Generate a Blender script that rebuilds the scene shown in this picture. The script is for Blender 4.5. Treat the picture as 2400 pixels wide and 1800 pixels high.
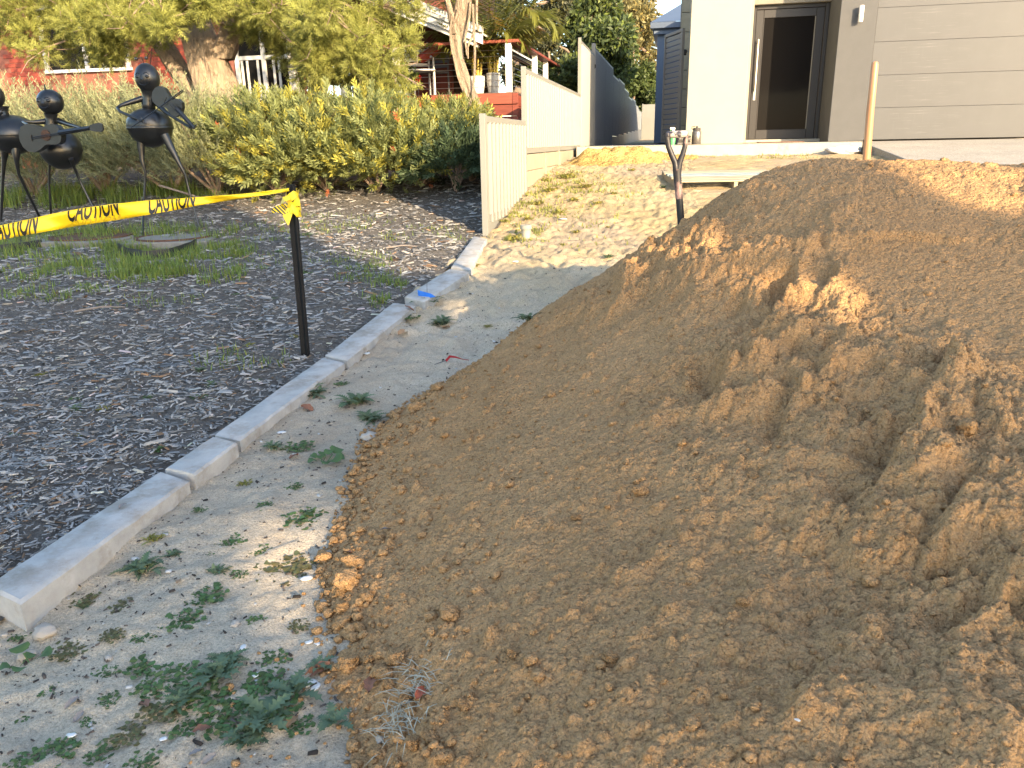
import bpy, math, random
import numpy as np
from mathutils import Vector, Matrix
rng = np.random.default_rng(7); random.seed(7)
scene = bpy.context.scene
for o in list(bpy.data.objects): bpy.data.objects.remove(o)
C = scene.collection
# ------------------------------------------------------------------ camera
H = 1.24                                   # eye height above the verge
EYE = np.array([0., 0., H])
PITCH, ROLL, YAW, FPX = math.radians(17.4), math.radians(1.1), math.radians(11.95), 1800.
_fh = np.array([-math.sin(YAW), math.cos(YAW), 0]); _rh = np.array([math.cos(YAW), math.sin(YAW), 0]); _up = np.array([0, 0, 1.])
FWD = math.cos(PITCH)*_fh - math.sin(PITCH)*_up
_u0 = math.sin(PITCH)*_fh + math.cos(PITCH)*_up
RIGHT = math.cos(ROLL)*_rh - math.sin(ROLL)*_u0
UPV = math.sin(ROLL)*_rh + math.cos(ROLL)*_u0
cam_d = bpy.data.cameras.new('camera'); cam = bpy.data.objects.new('camera', cam_d); C.objects.link(cam)
cam_d.sensor_width = 36; cam_d.lens = 36*FPX/2400; cam_d.clip_start = .05; cam_d.clip_end = 2000
cam.matrix_world = Matrix(((RIGHT[0], UPV[0], -FWD[0], 0), (RIGHT[1], UPV[1], -FWD[1], 0), (RIGHT[2], UPV[2], -FWD[2], H), (0, 0, 0, 1)))
scene.camera = cam
# ------------------------------------------------------------------ sky, sun, exposure
SUN_EL = math.radians(17.5)
TRAV = np.array([-math.sin(math.radians(41)), math.cos(math.radians(41)), 0.])   # way the light travels over the ground
PERP = np.array([TRAV[1], -TRAV[0], 0.])
TAN = math.tan(SUN_EL)
world = bpy.data.worlds.new('World'); scene.world = world; world.use_nodes = True
wn = world.node_tree.nodes; wl = world.node_tree.links
for n in list(wn): wn.remove(n)
sky = wn.new('ShaderNodeTexSky'); sky.sky_type = 'NISHITA'; sky.sun_disc = False
sky.sun_elevation = SUN_EL
sky.sun_rotation = math.atan2(-TRAV[0], -TRAV[1])
sky.air_density = 1.0; sky.dust_density = 1.2; sky.ozone_density = 1.0; sky.altitude = 20
bg = wn.new('ShaderNodeBackground'); bg.inputs['Strength'].default_value = .15
wo = wn.new('ShaderNodeOutputWorld')
wl.new(sky.outputs[0], bg.inputs['Color']); wl.new(bg.outputs[0], wo.inputs['Surface'])
sun_d = bpy.data.lights.new('sun', 'SUN'); sun_d.energy = 3.6; sun_d.angle = math.radians(.55); sun_d.color = (1, .77, .48)
sun = bpy.data.objects.new('sun', sun_d); C.objects.link(sun); sun.location = (12, -14, 12)
sdir = Vector((TRAV[0]*math.cos(SUN_EL), TRAV[1]*math.cos(SUN_EL), -math.sin(SUN_EL)))
sun.rotation_euler = sdir.to_track_quat('-Z', 'Y').to_euler()
vs = scene.view_settings; vs.view_transform = 'Standard'; vs.look = 'None'; vs.exposure = 2.0; vs.gamma = 1; vs.use_curve_mapping = False
scene.render.engine = 'CYCLES'
scene.render.resolution_x = 1024; scene.render.resolution_y = 768

# ------------------------------------------------------------------ pixel helpers (photograph is 2400 x 1800)
def ray(px, py): return (px-1200)/FPX*RIGHT - (py-900)/FPX*UPV + FWD
def atX(px, py, X): d = ray(px, py); return EYE + d*(X/d[0])
def atY(px, py, Y): d = ray(px, py); return EYE + d*(Y/d[1])
GY = np.array([-400, -60, -6, .5, 2.6, 3.9, 4.7, 5.7, 7.3, 9.6, 11.5, 14, 20, 60, 400.])
GZ = np.array([-1.7, -1.7, -1.45, -1.24, -1.2, -1.15, -1.06, -.96, -.88, -.55, -.38, -.27, -.2, .3, .3]) + H
def G0(x, y): return np.interp(y, GY, GZ)
def hit(px, py, f=G0, dz=0., t0=.4, t1=60, st=.01):
    d = ray(px, py); t = np.arange(t0, t1, st); p = EYE + t[:, None]*d
    below = p[:, 2] < f(p[:, 0], p[:, 1]) + dz
    i = int(np.argmax(below)) if below.any() else len(t)-1
    return p[i]
# ------------------------------------------------------------------ noise
def _hash(ix, iy, seed):
    h = (ix.astype(np.int64)*374761393 + iy.astype(np.int64)*668265263 + seed*1442695041) & 0xffffffff
    h = ((h ^ (h >> 13))*1274126177) & 0xffffffff
    return (h ^ (h >> 16)) & 0xffffffff
def perlin(x, y, seed=0):
    xi = np.floor(x); yi = np.floor(y); xf = x-xi; yf = y-yi
    u = xf*xf*xf*(xf*(xf*6-15)+10); v = yf*yf*yf*(yf*(yf*6-15)+10)
    def g(ax, ay):
        a = _hash(xi+ax, yi+ay, seed)*(2*math.pi/4294967296.)
        return np.cos(a)*(xf-ax) + np.sin(a)*(yf-ay)
    a = g(0, 0); b = g(1, 0); c = g(0, 1); d = g(1, 1)
    return ((a+(b-a)*u) + ((c+(d-c)*u)-(a+(b-a)*u))*v)*1.5
def fbm(x, y, sc, oct=4, seed=0, gain=.5):
    r = 0; a = 1.; f = 1./sc
    for o in range(oct):
        r = r + a*perlin(x*f, y*f, seed+o*17); a *= gain; f *= 2.03
    return r
def worley(x, y, seed=0):
    xi = np.floor(x); yi = np.floor(y); best = np.full(x.shape, 9.)
    for ax in (-1, 0, 1):
        for ay in (-1, 0, 1):
            cx = xi+ax; cy = yi+ay; a = _hash(cx, cy, seed)/4294967296.; b = _hash(cx, cy, seed+77)/4294967296.
            best = np.minimum(best, (cx+a-x)**2+(cy+b-y)**2)
    return np.sqrt(best)
def domes(x, y, sc, seed): return np.sqrt(np.maximum(0, 1-(worley(x/sc, y/sc, seed)/.72)**2))
def sstep(a, b, x):
    t = np.clip((x-a)/(b-a), 0, 1); return t*t*(3-2*t)
# ------------------------------------------------------------------ objects
def tag(o, label=None, cat=None, group=None, kind=None):
    if label: o['label'] = label
    if cat: o['category'] = cat
    if group: o['group'] = group
    if kind: o['kind'] = kind
    return o
def link(name, data, parent=None, loc=None):
    o = bpy.data.objects.new(name, data); C.objects.link(o)
    if parent is not None: o.parent = parent
    if loc is not None: o.location = loc
    return o
def thing(name, label, cat, loc=(0, 0, 0), group=None, rz=0):
    o = link(name, None, None, Vector([float(c) for c in loc])); o.rotation_euler = (0, 0, rz); o.empty_display_size = .1
    return tag(o, label, cat, group)
def npmesh(name, V, F, mat=None, smooth=False, col=None, mats=None, midx=None):
    """V (n,3), F (m,k) equal-length faces"""
    V = np.ascontiguousarray(V, np.float32); F = np.ascontiguousarray(F, np.int32)
    me = bpy.data.meshes.new(name); k = F.shape[1]; m = len(F)
    me.vertices.add(len(V)); me.vertices.foreach_set('co', V.ravel())
    me.loops.add(m*k); me.loops.foreach_set('vertex_index', F.ravel())
    me.polygons.add(m); me.polygons.foreach_set('loop_start', np.arange(0, m*k, k, dtype=np.int32))
    try: me.polygons.foreach_set('loop_total', np.full(m, k, np.int32))
    except Exception: pass
    if smooth: me.polygons.foreach_set('use_smooth', np.ones(m, bool))
    if col is not None:
        a = me.color_attributes.new('tint', 'FLOAT_COLOR', 'POINT')
        cc = np.ones((len(V), 4), np.float32); cc[:, :3] = col; a.data.foreach_set('color', cc.ravel())
    if mat: me.materials.append(mat)
    me.update(calc_edges=True); me.validate()
    return me
class MB:
    """collects shapes; build() links them as one mesh object"""
    def __init__(s): s.v = []; s.f = []
    def add(s, V, F):
        b = len(s.v); s.v += [tuple(map(float, q)) for q in V]; s.f += [tuple(b+i for i in q) for q in F]; return s
    def box(s, x0, x1, y0, y1, z0, z1, bev=0):
        if x0 > x1: x0, x1 = x1, x0
        if y0 > y1: y0, y1 = y1, y0
        if z0 > z1: z0, z1 = z1, z0
        if bev <= 0:
            V = [(x, y, z) for z in (z0, z1) for y in (y0, y1) for x in (x0, x1)]
            return s.add(V, [(0, 2, 3, 1), (4, 5, 7, 6), (0, 1, 5, 4), (1, 3, 7, 5), (3, 2, 6, 7), (2, 0, 4, 6)])
        b = min(bev, (x1-x0)/2.01, (y1-y0)/2.01, (z1-z0)/2.01)
        V = []
        idx = {}
        for sx in (0, 1):
            for sy in (0, 1):
                for sz in (0, 1):
                    X = (x0, x1)[sx]; Y = (y0, y1)[sy]; Z = (z0, z1)[sz]
                    dx = (b, -b)[sx]; dy = (b, -b)[sy]; dz = (b, -b)[sz]
                    for ax, q in enumerate(((X, Y+dy, Z+dz), (X+dx, Y, Z+dz), (X+dx, Y+dy, Z))):
                        idx[sx, sy, sz, ax] = len(V); V.append(q)
        F = []
        for ax in range(3):
            for sd in (0, 1):
                o1, o2 = [a for a in range(3) if a != ax]
                def k(a, c):
                    t = [0, 0, 0]; t[ax] = sd; t[o1] = a; t[o2] = c; return idx[t[0], t[1], t[2], ax]
                q = (k(0, 0), k(1, 0), k(1, 1), k(0, 1))
                F.append(q if (sd == 1) ^ (ax == 1) else q[::-1])
        for ax in range(3):
            o1, o2 = [a for a in range(3) if a != ax]
            for a in (0, 1):
                for c in (0, 1):
                    def k(e, A):
                        t = [0, 0, 0]; t[ax] = e; t[o1] = a; t[o2] = c; return idx[t[0], t[1], t[2], A]
                    F.append((k(0, o1), k(1, o1), k(1, o2), k(0, o2)))
        for sx in (0, 1):
            for sy in (0, 1):
                for sz in (0, 1): F.append(tuple(idx[sx, sy, sz, a] for a in range(3)))
        return s.add(V, F)
    def prism(s, poly, axis, a, b):
        """extrude 2D polygon (list of 2-tuples) along axis from a to b; axis y: poly=(x,z); x: (y,z); z: (x,y)"""
        n = len(poly)
        def mk(p, t): return {'y': (p[0], t, p[1]), 'x': (t, p[0], p[1]), 'z': (p[0], p[1], t)}[axis]
        V = [mk(p, a) for p in poly] + [mk(p, b) for p in poly]
        F = [tuple(range(n))[::-1], tuple(range(n, 2*n))] + [(i, (i+1) % n, n+(i+1) % n, n+i) for i in range(n)]
        return s.add(V, F)
    def tube(s, pts, rad, n=8, cap=True):
        pts = [Vector(tuple(map(float, p))) for p in pts]
        if not hasattr(rad, '__len__'): rad = [rad]*len(pts)
        V = []; F = []; prev = None
        for i, p in enumerate(pts):
            t = (pts[min(i+1, len(pts)-1)] - pts[max(i-1, 0)]).normalized()
            if prev is None:
                a = t.cross(Vector((0, 0, 1)))
                if a.length < .1: a = t.cross(Vector((0, 1, 0)))
                a.normalize()
            else:
                a = prev - t*prev.dot(t); a.normalize()
            prev = a; b = t.cross(a)
            for k in range(n):
                an = 2*math.pi*k/n; V.append(p + (a*math.cos(an) + b*math.sin(an))*rad[i])
        for i in range(len(pts)-1):
            for k in range(n):
                k2 = (k+1) % n; F.append((i*n+k, i*n+k2, (i+1)*n+k2, (i+1)*n+k))
        if cap:
            F.append(tuple(range(n))[::-1]); F.append(tuple((len(pts)-1)*n+k for k in range(n)))
        return s.add(V, F)
    def lathe(s, prof, n=24, c=(0, 0, 0), ax=None):
        """prof: list of (r,z); closed with caps at r=0 ends"""
        M = Matrix.Identity(3) if ax is None else Vector(ax).to_track_quat('Z', 'Y').to_matrix()
        c = Vector(tuple(map(float, c))); V = []; F = []
        for r, z in prof:
            for k in range(n):
                an = 2*math.pi*k/n; V.append(c + M @ Vector((r*math.cos(an), r*math.sin(an), z)))
        for i in range(len(prof)-1):
            for k in range(n):
                k2 = (k+1) % n; F.append((i*n+k, i*n+k2, (i+1)*n+k2, (i+1)*n+k))
        F.append(tuple(range(n))[::-1]); F.append(tuple((len(prof)-1)*n+k for k in range(n)))
        return s.add(V, F)
    def ell(s, c, r, n=20, m=12, M=None):
        pr = [(max(1e-4, math.sin(math.pi*i/m)), -math.cos(math.pi*i/m)) for i in range(m+1)]
        V = []; F = []
        c = Vector(tuple(map(float, c)))
        for a, z in pr:
            for k in range(n):
                an = 2*math.pi*k/n; q = Vector((a*math.cos(an)*r[0], a*math.sin(an)*r[1], z*r[2]))
                V.append(c + (M @ q if M is not None else q))
        for i in range(m):
            for k in range(n):
                k2 = (k+1) % n; F.append((i*n+k, i*n+k2, (i+1)*n+k2, (i+1)*n+k))
        return s.add(V, F)
    def build(s, name, mat, parent=None, smooth=False, loc=None, origin=None):
        me = bpy.data.meshes.new(name)
        V = s.v
        if origin is not None: V = [(a-origin[0], b-origin[1], c-origin[2]) for a, b, c in V]
        me.from_pydata(V, [], s.f); me.materials.append(mat)
        if smooth:
            me.polygons.foreach_set('use_smooth', np.ones(len(me.polygons), bool))
            try: me.set_sharp_from_angle(angle=math.radians(40))
            except Exception: pass
        me.update()
        return link(name, me, parent, origin if origin is not None else loc)
def boxo(name, mat, parent, x0, x1, y0, y1, z0, z1, bev=0.004):
    return MB().box(x0, x1, y0, y1, z0, z1, bev).build(name, mat, parent)
def grid(xs, ys, zf):
    X, Y = np.meshgrid(xs, ys); Z = zf(X, Y)
    nx, ny = len(xs), len(ys)
    i = np.arange(ny-1)[:, None]*nx + np.arange(nx-1)[None]
    F = np.stack([i, i+1, i+nx+1, i+nx], -1).reshape(-1, 4)
    return np.stack([X, Y, Z], -1).reshape(-1, 3), F
# ------------------------------------------------------------------ materials
def newmat(name):
    m = bpy.data.materials.new(name); m.use_nodes = True
    nt = m.node_tree
    return m, nt, nt.nodes['Principled BSDF'], nt.nodes['Material Output']
def nd(nt, t, **k):
    n = nt.nodes.new(t)
    for a, b in k.items():
        if a in n.inputs.keys(): n.inputs[a].default_value = b
        else: setattr(n, a, b)
    return n
def ramp(nt, fac, stops, interp='LINEAR'):
    r = nt.nodes.new('ShaderNodeValToRGB'); r.color_ramp.interpolation = interp
    e = r.color_ramp.elements
    while len(e) < len(stops): e.new(.5)
    for q, (p, c) in zip(e, stops):
        q.position = p; q.color = (c[0], c[1], c[2], 1) if hasattr(c, '__len__') else (c, c, c, 1)
    nt.links.new(fac, r.inputs[0]); return r.outputs[0]
def mixc(nt, a, b, fac, mode='MIX'):
    m = nt.nodes.new('ShaderNodeMix'); m.data_type = 'RGBA'; m.blend_type = mode
    for sock, v in ((m.inputs[0], fac), (m.inputs[6], a), (m.inputs[7], b)):
        if hasattr(v, 'links') or hasattr(v, 'is_linked'): nt.links.new(v, sock)
        elif hasattr(v, '__len__'): sock.default_value = (v[0], v[1], v[2], 1)
        else: sock.default_value = v
    return m.outputs[2]
def noise(nt, scale, detail=4, rough=.6, coord='Object', stretch=None, dist=0):
    tc = nt.nodes.new('ShaderNodeTexCoord'); src = tc.outputs[coord]
    if stretch:
        mp = nt.nodes.new('ShaderNodeMapping'); mp.inputs['Scale'].default_value = stretch; nt.links.new(src, mp.inputs[0]); src = mp.outputs[0]
    n = nd(nt, 'ShaderNodeTexNoise', Scale=scale, Detail=detail, Roughness=rough, Distortion=dist); nt.links.new(src, n.inputs['Vector'])
    return n.outputs['Fac']
def bump(nt, bs, h, strength=.3, dist=.01, prev=None):
    b = nd(nt, 'ShaderNodeBump', Strength=strength, Distance=dist); nt.links.new(h, b.inputs['Height'])
    if prev is not None: nt.links.new(prev, b.inputs['Normal'])
    nt.links.new(b.outputs[0], bs.inputs['Normal']); return b.outputs[0]
def simple(name, col, rough=.6, var=.12, scale=8, bmp=0, bscale=60, metal=0, spec=.5, stretch=None, bdist=.004, dark=None, dscale=2.5, dpos=(.58, .72)):
    m, nt, bs, out = newmat(name)
    c0 = tuple(max(0, c*(1-var)) for c in col); c1 = tuple(min(1, c*(1+var)) for c in col)
    c = ramp(nt, noise(nt, scale, 5, .65, stretch=stretch), [(.3, c0), (.7, c1)])
    if dark is not None:
        f = ramp(nt, noise(nt, dscale, 6, .7), [(dpos[0], 0), (dpos[1], 1)])
        c = mixc(nt, c, dark, f)
    nt.links.new(c, bs.inputs['Base Color'])
    bs.inputs['Roughness'].default_value = rough; bs.inputs['Metallic'].default_value = metal
    bs.inputs['Specular IOR Level'].default_value = spec
    if bmp: bump(nt, bs, noise(nt, bscale, 5, .7, stretch=stretch), bmp, bdist)
    return m
def leafmat(name, col, trans=.35, rough=.55, var=.25, spec=.3):
    m, nt, bs, out = newmat(name)
    at = nt.nodes.new('ShaderNodeAttribute'); at.attribute_name = 'tint'
    c = mixc(nt, (*col, 1), at.outputs['Color'], 1., 'MULTIPLY')
    nt.links.new(c, bs.inputs['Base Color']); bs.inputs['Roughness'].default_value = rough
    bs.inputs['Specular IOR Level'].default_value = spec
    tr = nt.nodes.new('ShaderNodeBsdfTranslucent'); nt.links.new(c, tr.inputs['Color'])
    mx = nt.nodes.new('ShaderNodeMixShader'); mx.inputs[0].default_value = trans
    nt.links.new(bs.outputs[0], mx.inputs[1]); nt.links.new(tr.outputs[0], mx.inputs[2]); nt.links.new(mx.outputs[0], out.inputs['Surface'])
    return m
def tintmat(name, rough=.85, spec=.2):
    m, nt, bs, out = newmat(name)
    at = nt.nodes.new('ShaderNodeAttribute'); at.attribute_name = 'tint'
    nt.links.new(at.outputs['Color'], bs.inputs['Base Color']); bs.inputs['Roughness'].default_value = rough; bs.inputs['Specular IOR Level'].default_value = spec
    return m
# ================================================================== MATERIALS OF THE GROUND
def sand_mat(name, c_lo, c_hi, grain=500, bstr=.5, speck=None, damp=None, crumb=(), far=None):
    m, nt, bs, out = newmat(name)
    c = ramp(nt, noise(nt, 1.7, 6, .65), [(.3, c_lo), (.7, c_hi)])
    if far is not None:
        sp = nt.nodes.new('ShaderNodeSeparateXYZ'); tcf = nt.nodes.new('ShaderNodeTexCoord'); nt.links.new(tcf.outputs['Object'], sp.inputs[0])
        ad = nd(nt, 'ShaderNodeMath'); ad.operation = 'MULTIPLY_ADD'; nt.links.new(noise(nt, 1.3, 5, .6), ad.inputs[0]); ad.inputs[1].default_value = 3.; nt.links.new(sp.outputs['Y'], ad.inputs[2])
        mr = nd(nt, 'ShaderNodeMapRange'); mr.inputs['From Min'].default_value = 6.; mr.inputs['From Max'].default_value = 8.2; nt.links.new(ad.outputs[0], mr.inputs['Value'])
        c = mixc(nt, c, ramp(nt, noise(nt, 1.1, 6, .65), [(.3, far[0]), (.7, far[1])]), mr.outputs[0])
    g = noise(nt, grain, 3, .8)
    c = mixc(nt, c, ramp(nt, g, [(.30, .45), (.5, 1.), (.70, 1.35)]), .6, 'MULTIPLY')
    c = mixc(nt, c, ramp(nt, noise(nt, grain*.38, 3, .75), [(.34, .58), (.5, 1.), (.66, 1.28)]), .6, 'MULTIPLY')
    m2 = noise(nt, 38, 5, .75)
    c = mixc(nt, c, ramp(nt, m2, [(.3, .80), (.6, 1.08)]), .6, 'MULTIPLY')
    if damp is not None: c = mixc(nt, c, damp, ramp(nt, noise(nt, .9, 5, .6), [(.45, 0), (.65, .75)]))
    if speck is not None: c = mixc(nt, c, speck, ramp(nt, noise(nt, 130, 4, .8), [(.60, 0), (.66, .85)]))
    nt.links.new(c, bs.inputs['Base Color']); bs.inputs['Roughness'].default_value = .95; bs.inputs['Specular IOR Level'].default_value = .12
    b = bump(nt, bs, m2, .5, .014)
    if crumb:
        for sc, d in crumb:
            tc = nt.nodes.new('ShaderNodeTexCoord'); w = nd(nt, 'ShaderNodeTexNoise', Scale=sc*.8, Detail=2); nt.links.new(tc.outputs['Object'], w.inputs['Vector'])
            mx = nt.nodes.new('ShaderNodeMix'); mx.data_type = 'RGBA'; mx.blend_type = 'ADD'; mx.inputs[0].default_value = .6/sc; nt.links.new(tc.outputs['Object'], mx.inputs[6]); nt.links.new(w.outputs['Color'], mx.inputs[7])
            v = nd(nt, 'ShaderNodeTexVoronoi', Scale=sc); nt.links.new(mx.outputs[2], v.inputs['Vector'])
            inv = nd(nt, 'ShaderNodeMath'); inv.operation = 'SUBTRACT'; inv.inputs[0].default_value = 1; nt.links.new(v.outputs['Distance'], inv.inputs[1])
            b = bump(nt, bs, inv.outputs[0], 1., d, b)
    bump(nt, bs, g, bstr, .005, b)
    return m
M_PILE = sand_mat('damp_builders_sand', (.40, .232, .106), (.48, .288, .137), 420, .5, crumb=((130, .0055), (60, .006)))
M_HEAP = sand_mat('yellow_sand', (.40, .255, .085), (.47, .32, .125), 200, .8, crumb=((30, .02),))
M_LOT = sand_mat('grey_lot_sand', (.56, .46, .335), (.64, .545, .415), 330, 1., speck=(.13, .105, .085), damp=(.36, .29, .215), crumb=((120, .004),), far=((.36, .27, .145), (.47, .37, .215)))
M_MULCH = simple('mulch_soil', (.125, .113, .10), .95, .4, 30, .8, 90, spec=.1, bdist=.02)
M_CONC = simple('kerb_concrete', (.40, .39, .37), .9, .16, 12, .35, 220, spec=.2, dark=(.27, .24, .20), dscale=6.5, dpos=(.47, .68))
M_SLAB = simple('slab_concrete', (.36, .335, .285), .9, .08, 6, .3, 150, spec=.2, dark=(.28, .23, .15), dscale=3, dpos=(.6, .75))
def aggregate(name, lo, hi):
    m, nt, bs, out = newmat(name)
    tc = nt.nodes.new('ShaderNodeTexCoord'); v = nd(nt, 'ShaderNodeTexVoronoi', Scale=95); nt.links.new(tc.outputs['Object'], v.inputs['Vector'])
    c = ramp(nt, v.outputs['Color'], [(.1, lo), (.55, hi), (.95, tuple(min(1, q*1.25) for q in hi))])
    c = mixc(nt, c, ramp(nt, noise(nt, 2, 5, .6), [(.3, .85), (.7, 1.08)]), .8, 'MULTIPLY')
    nt.links.new(c, bs.inputs['Base Color']); bs.inputs['Roughness'].default_value = .85; bs.inputs['Specular IOR Level'].default_value = .2
    bump(nt, bs, v.outputs['Distance'], .5, .006); return m
M_AGG = aggregate('exposed_aggregate', (.26, .23, .19), (.38, .345, .29))
M_ASPH = simple('asphalt', (.05, .05, .052), .9, .25, 40, .4, 200, spec=.2)

# ================================================================== GROUND SHEET
def gd(x, y):
    """height of the bare sand lot"""
    near = sstep(14, 9, np.abs(y-5)+np.abs(x)*.6)
    z = G0(x, y)
    foot = sstep(3.3, 4.4, y)*sstep(8.5, 5.5, y)
    z = z + near*(.016*fbm(x, y, .55, 3, 3) + (.009+.024*foot)*fbm(x, y, .16, 3, 11) + .006*fbm(x, y, .045, 2, 29) + .004*domes(x, y, .03, 31)*(fbm(x, y, .3, 2, 33) > 0))
    far = sstep(5.6, 7, y)
    z = z + near*far*(.022*np.abs(fbm(x*.8+y*.5, y*1.6, .30, 3, 41)) + .016*fbm(x, y, .10, 3, 43) + .010*domes(x, y, .06, 47)*(fbm(x, y, .4, 2, 49) > -.05))
    return z
def seg(*a): return np.unique(np.concatenate([np.arange(p, q, s) for p, q, s in a]))
gx = seg((-400, -20, 40), (-20, -3, 1.), (-3, -1.95, .15), (-1.95, .25, .0145), (.25, 6, .07), (6, 20, 1), (20, 401, 40))
gy = seg((-400, -20, 40), (-20, .6, .6), (.6, 4.6, .0145), (4.6, 8, .019), (8, 14.2, .034), (14.2, 40, 1.2), (40, 421, 40))
def gz(x, y):
    z = gd(x, y); return z - .12*sstep(-1.80, -1.86, x)
V, F = grid(gx, gy, gz)
ground = link('ground', npmesh('ground', V, F, M_LOT, True)); tag(ground, kind='structure')
def mz(x, y):
    return G0(x, y) + .028 + .03*fbm(x, y, 1.3, 3, 5)*sstep(-1.95, -2.6, x) + .016*fbm(x, y, .25, 3, 8) - .02*sstep(-2.1, -1.9, x)
V, F = grid(np.append(np.arange(-16, -1.80, .07), (-1.78, -1.745)), np.arange(.4, 13.4, .07), mz)
mulch = link('mulch_bed', npmesh('mulch_bed', V, F, M_MULCH, True)); tag(mulch, kind='structure')
road = MB().box(-200, 200, -16, -8, -.19, -.168).build('road', M_ASPH); tag(road, kind='structure')

# ================================================================== SAND PILE
ctrl = []
def cp(px, py, Y): p = atY(px, py, Y); ctrl.append(tuple(p))
for px, Y in ((2000, 1.05), (2400, 1.05), (1600, 1.06), (1200, 1.11)): cp(px, 1800, Y)
for py, row in {1500: ((1200, 1.43), (1600, 1.37), (2000, 1.34), (2400, 1.33)),
                1200: ((1200, 1.93), (1600, 1.80), (2000, 1.73), (2400, 1.70)),
                1000: ((1200, 2.50), (1600, 2.20), (2000, 2.08), (2400, 2.05)),
                850: ((1300, 2.95), (1600, 2.60), (2000, 2.42), (2400, 2.36)),
                700: ((1450, 3.32), (1600, 3.02), (1800, 2.86), (2000, 2.78), (2400, 2.70)),
                560: ((1700, 3.34), (1900, 3.12), (2100, 3.06), (2400, 3.02)),
                450: ((1800, 3.60), (1950, 3.45), (2200, 3.40), (2400, 3.38))}.items():
    for px, Y in row: cp(px, py, Y)
for px, py, Y in ((1170, 822, 3.60), (1250, 748, 3.72), (1350, 680, 3.76), (1480, 602, 3.8), (1600, 530, 3.84), (1740, 432, 3.88), (1850, 388, 3.9), (2000, 386, 3.92), (2200, 389, 3.95), (2400, 398, 3.98)): cp(px, py, Y)
for x, y in ((-.56, 1.19), (-.80, 1.55), (-.97, 1.95), (-1.10, 2.4), (-1.23, 2.9), (-1.14, 3.4), (-1.02, 3.8), (-.85, 4.25), (-.4, 4.75), (.2, 5.2), (1., 5.5), (2., 5.5), (3.2, 5.0), (3.9, 4.0), (3.9, 2.6), (3.2, 1.3), (2.2, .62), (1.2, .45), (.3, .5), (-.2, .78)):
    ctrl.append((x, y, float(G0(x, y))))
for x, y, z in ((1.9, 3.9, -.15), (2.4, 3.2, -.3), (2.0, 2.4, -.55), (1.6, 1.5, -.75), (-1.5, 2.9, -1.35), (-1.4, 1.8, -1.38), (-.9, .9, -1.4), (-1.3, 4.0, -1.4), (-.7, 5.2, -1.3), (1, 6.3, -1.3), (4.5, 3, -1.5), (.5, 0, -1.5), (2.5, 0, -1.5), (4.3, 5.6, -1.5), (-1.6, 5.5, -1.7), (-2, 0, -1.8)):
    ctrl.append((x, y, z+H))
ctrl = np.array(ctrl)
def _tk(r2): return .5*r2*np.log(np.maximum(r2, 1e-12))
def tps(c, lam=.004):
    n = len(c); d2 = ((c[:, None, :2]-c[None, :, :2])**2).sum(-1)
    A = np.zeros((n+3, n+3)); A[:n, :n] = _tk(d2) + lam*np.eye(n); A[:n, n] = 1; A[:n, n+1:] = c[:, :2]; A[n, :n] = 1; A[n+1:, :n] = c[:, :2].T
    w = np.linalg.solve(A, np.concatenate([c[:, 2], np.zeros(3)]))
    def f(x, y):
        x = np.asarray(x, float); y = np.asarray(y, float); r = w[n] + w[n+1]*x + w[n+2]*y
        for i in range(n): r = r + w[i]*_tk((x-c[i, 0])**2 + (y-c[i, 1])**2)
        return r
    return f
pile_base = tps(ctrl)
def top0(x, y): return np.maximum(pile_base(x, y), G0(x, y))
# scarps and gullies: (pixels along the line, drop on the right-hand side, rise on the left, reach)
STROKES = [([(1878, 612), (1850, 690), (1818, 760), (1770, 815)], .075, .055, .11),
           ([(1935, 640), (1925, 700), (1890, 745)], .05, .035, .08),
           ([(1690, 845), (1672, 905), (1640, 960), (1560, 975)], .05, .05, .10),
           ([(1870, 905), (1845, 985), (1812, 1045)], .05, .035, .09),
           ([(2010, 790), (1965, 860), (1925, 930)], .03, .03, .10),
           ([(2195, 850), (2180, 930), (2155, 985)], .075, .045, .10),
           ([(2150, 985), (2120, 1075), (2110, 1160), (2040, 1220)], .07, .05, .14),
           ([(2260, 1140), (2230, 1260), (2180, 1330)], .05, .035, .10),
           ([(2360, 1330), (2310, 1420), (2210, 1500)], .05, .04, .11),
           ([(1640, 560), (1600, 600), (1530, 640)], .05, .05, .09),
           ([(1500, 630), (1440, 680), (1380, 720)], .035, .03, .08),
           ([(1930, 480), (1950, 540), (1935, 610)], -.03, .03, .10),
           ([(2290, 560), (2120, 570), (1990, 575)], -.028, -.012, .12),
           ([(1760, 395), (1700, 450), (1610, 520)], .03, .02, .10),
           ([(1560, 1240), (1480, 1330), (1400, 1400)], .015, .02, .12),
           ([(1950, 1560), (1870, 1650), (1800, 1760)], .03, .02, .12)]
_st = []
for pts, dr, ri, rch in STROKES:
    W = np.array([hit(a, b, top0, st=.006)[:2] for a, b in pts]); _st.append((W, dr, ri, rch))
_RW = [hit(a, b, top0)[:2] for a, b in ((1850, 680), (1700, 900), (2100, 1000), (2250, 1250), (1550, 620), (1900, 760), (1500, 660), (2350, 900), (2300, 1500))]
_SM = [hit(a, b, top0)[:2] for a, b in ((2100, 640), (2300, 660), (2150, 520), (2350, 740))]
_SL = [hit(a, b, top0)[:2] for a, b in ((1150, 1000), (1000, 1100), (1350, 850))]
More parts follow.
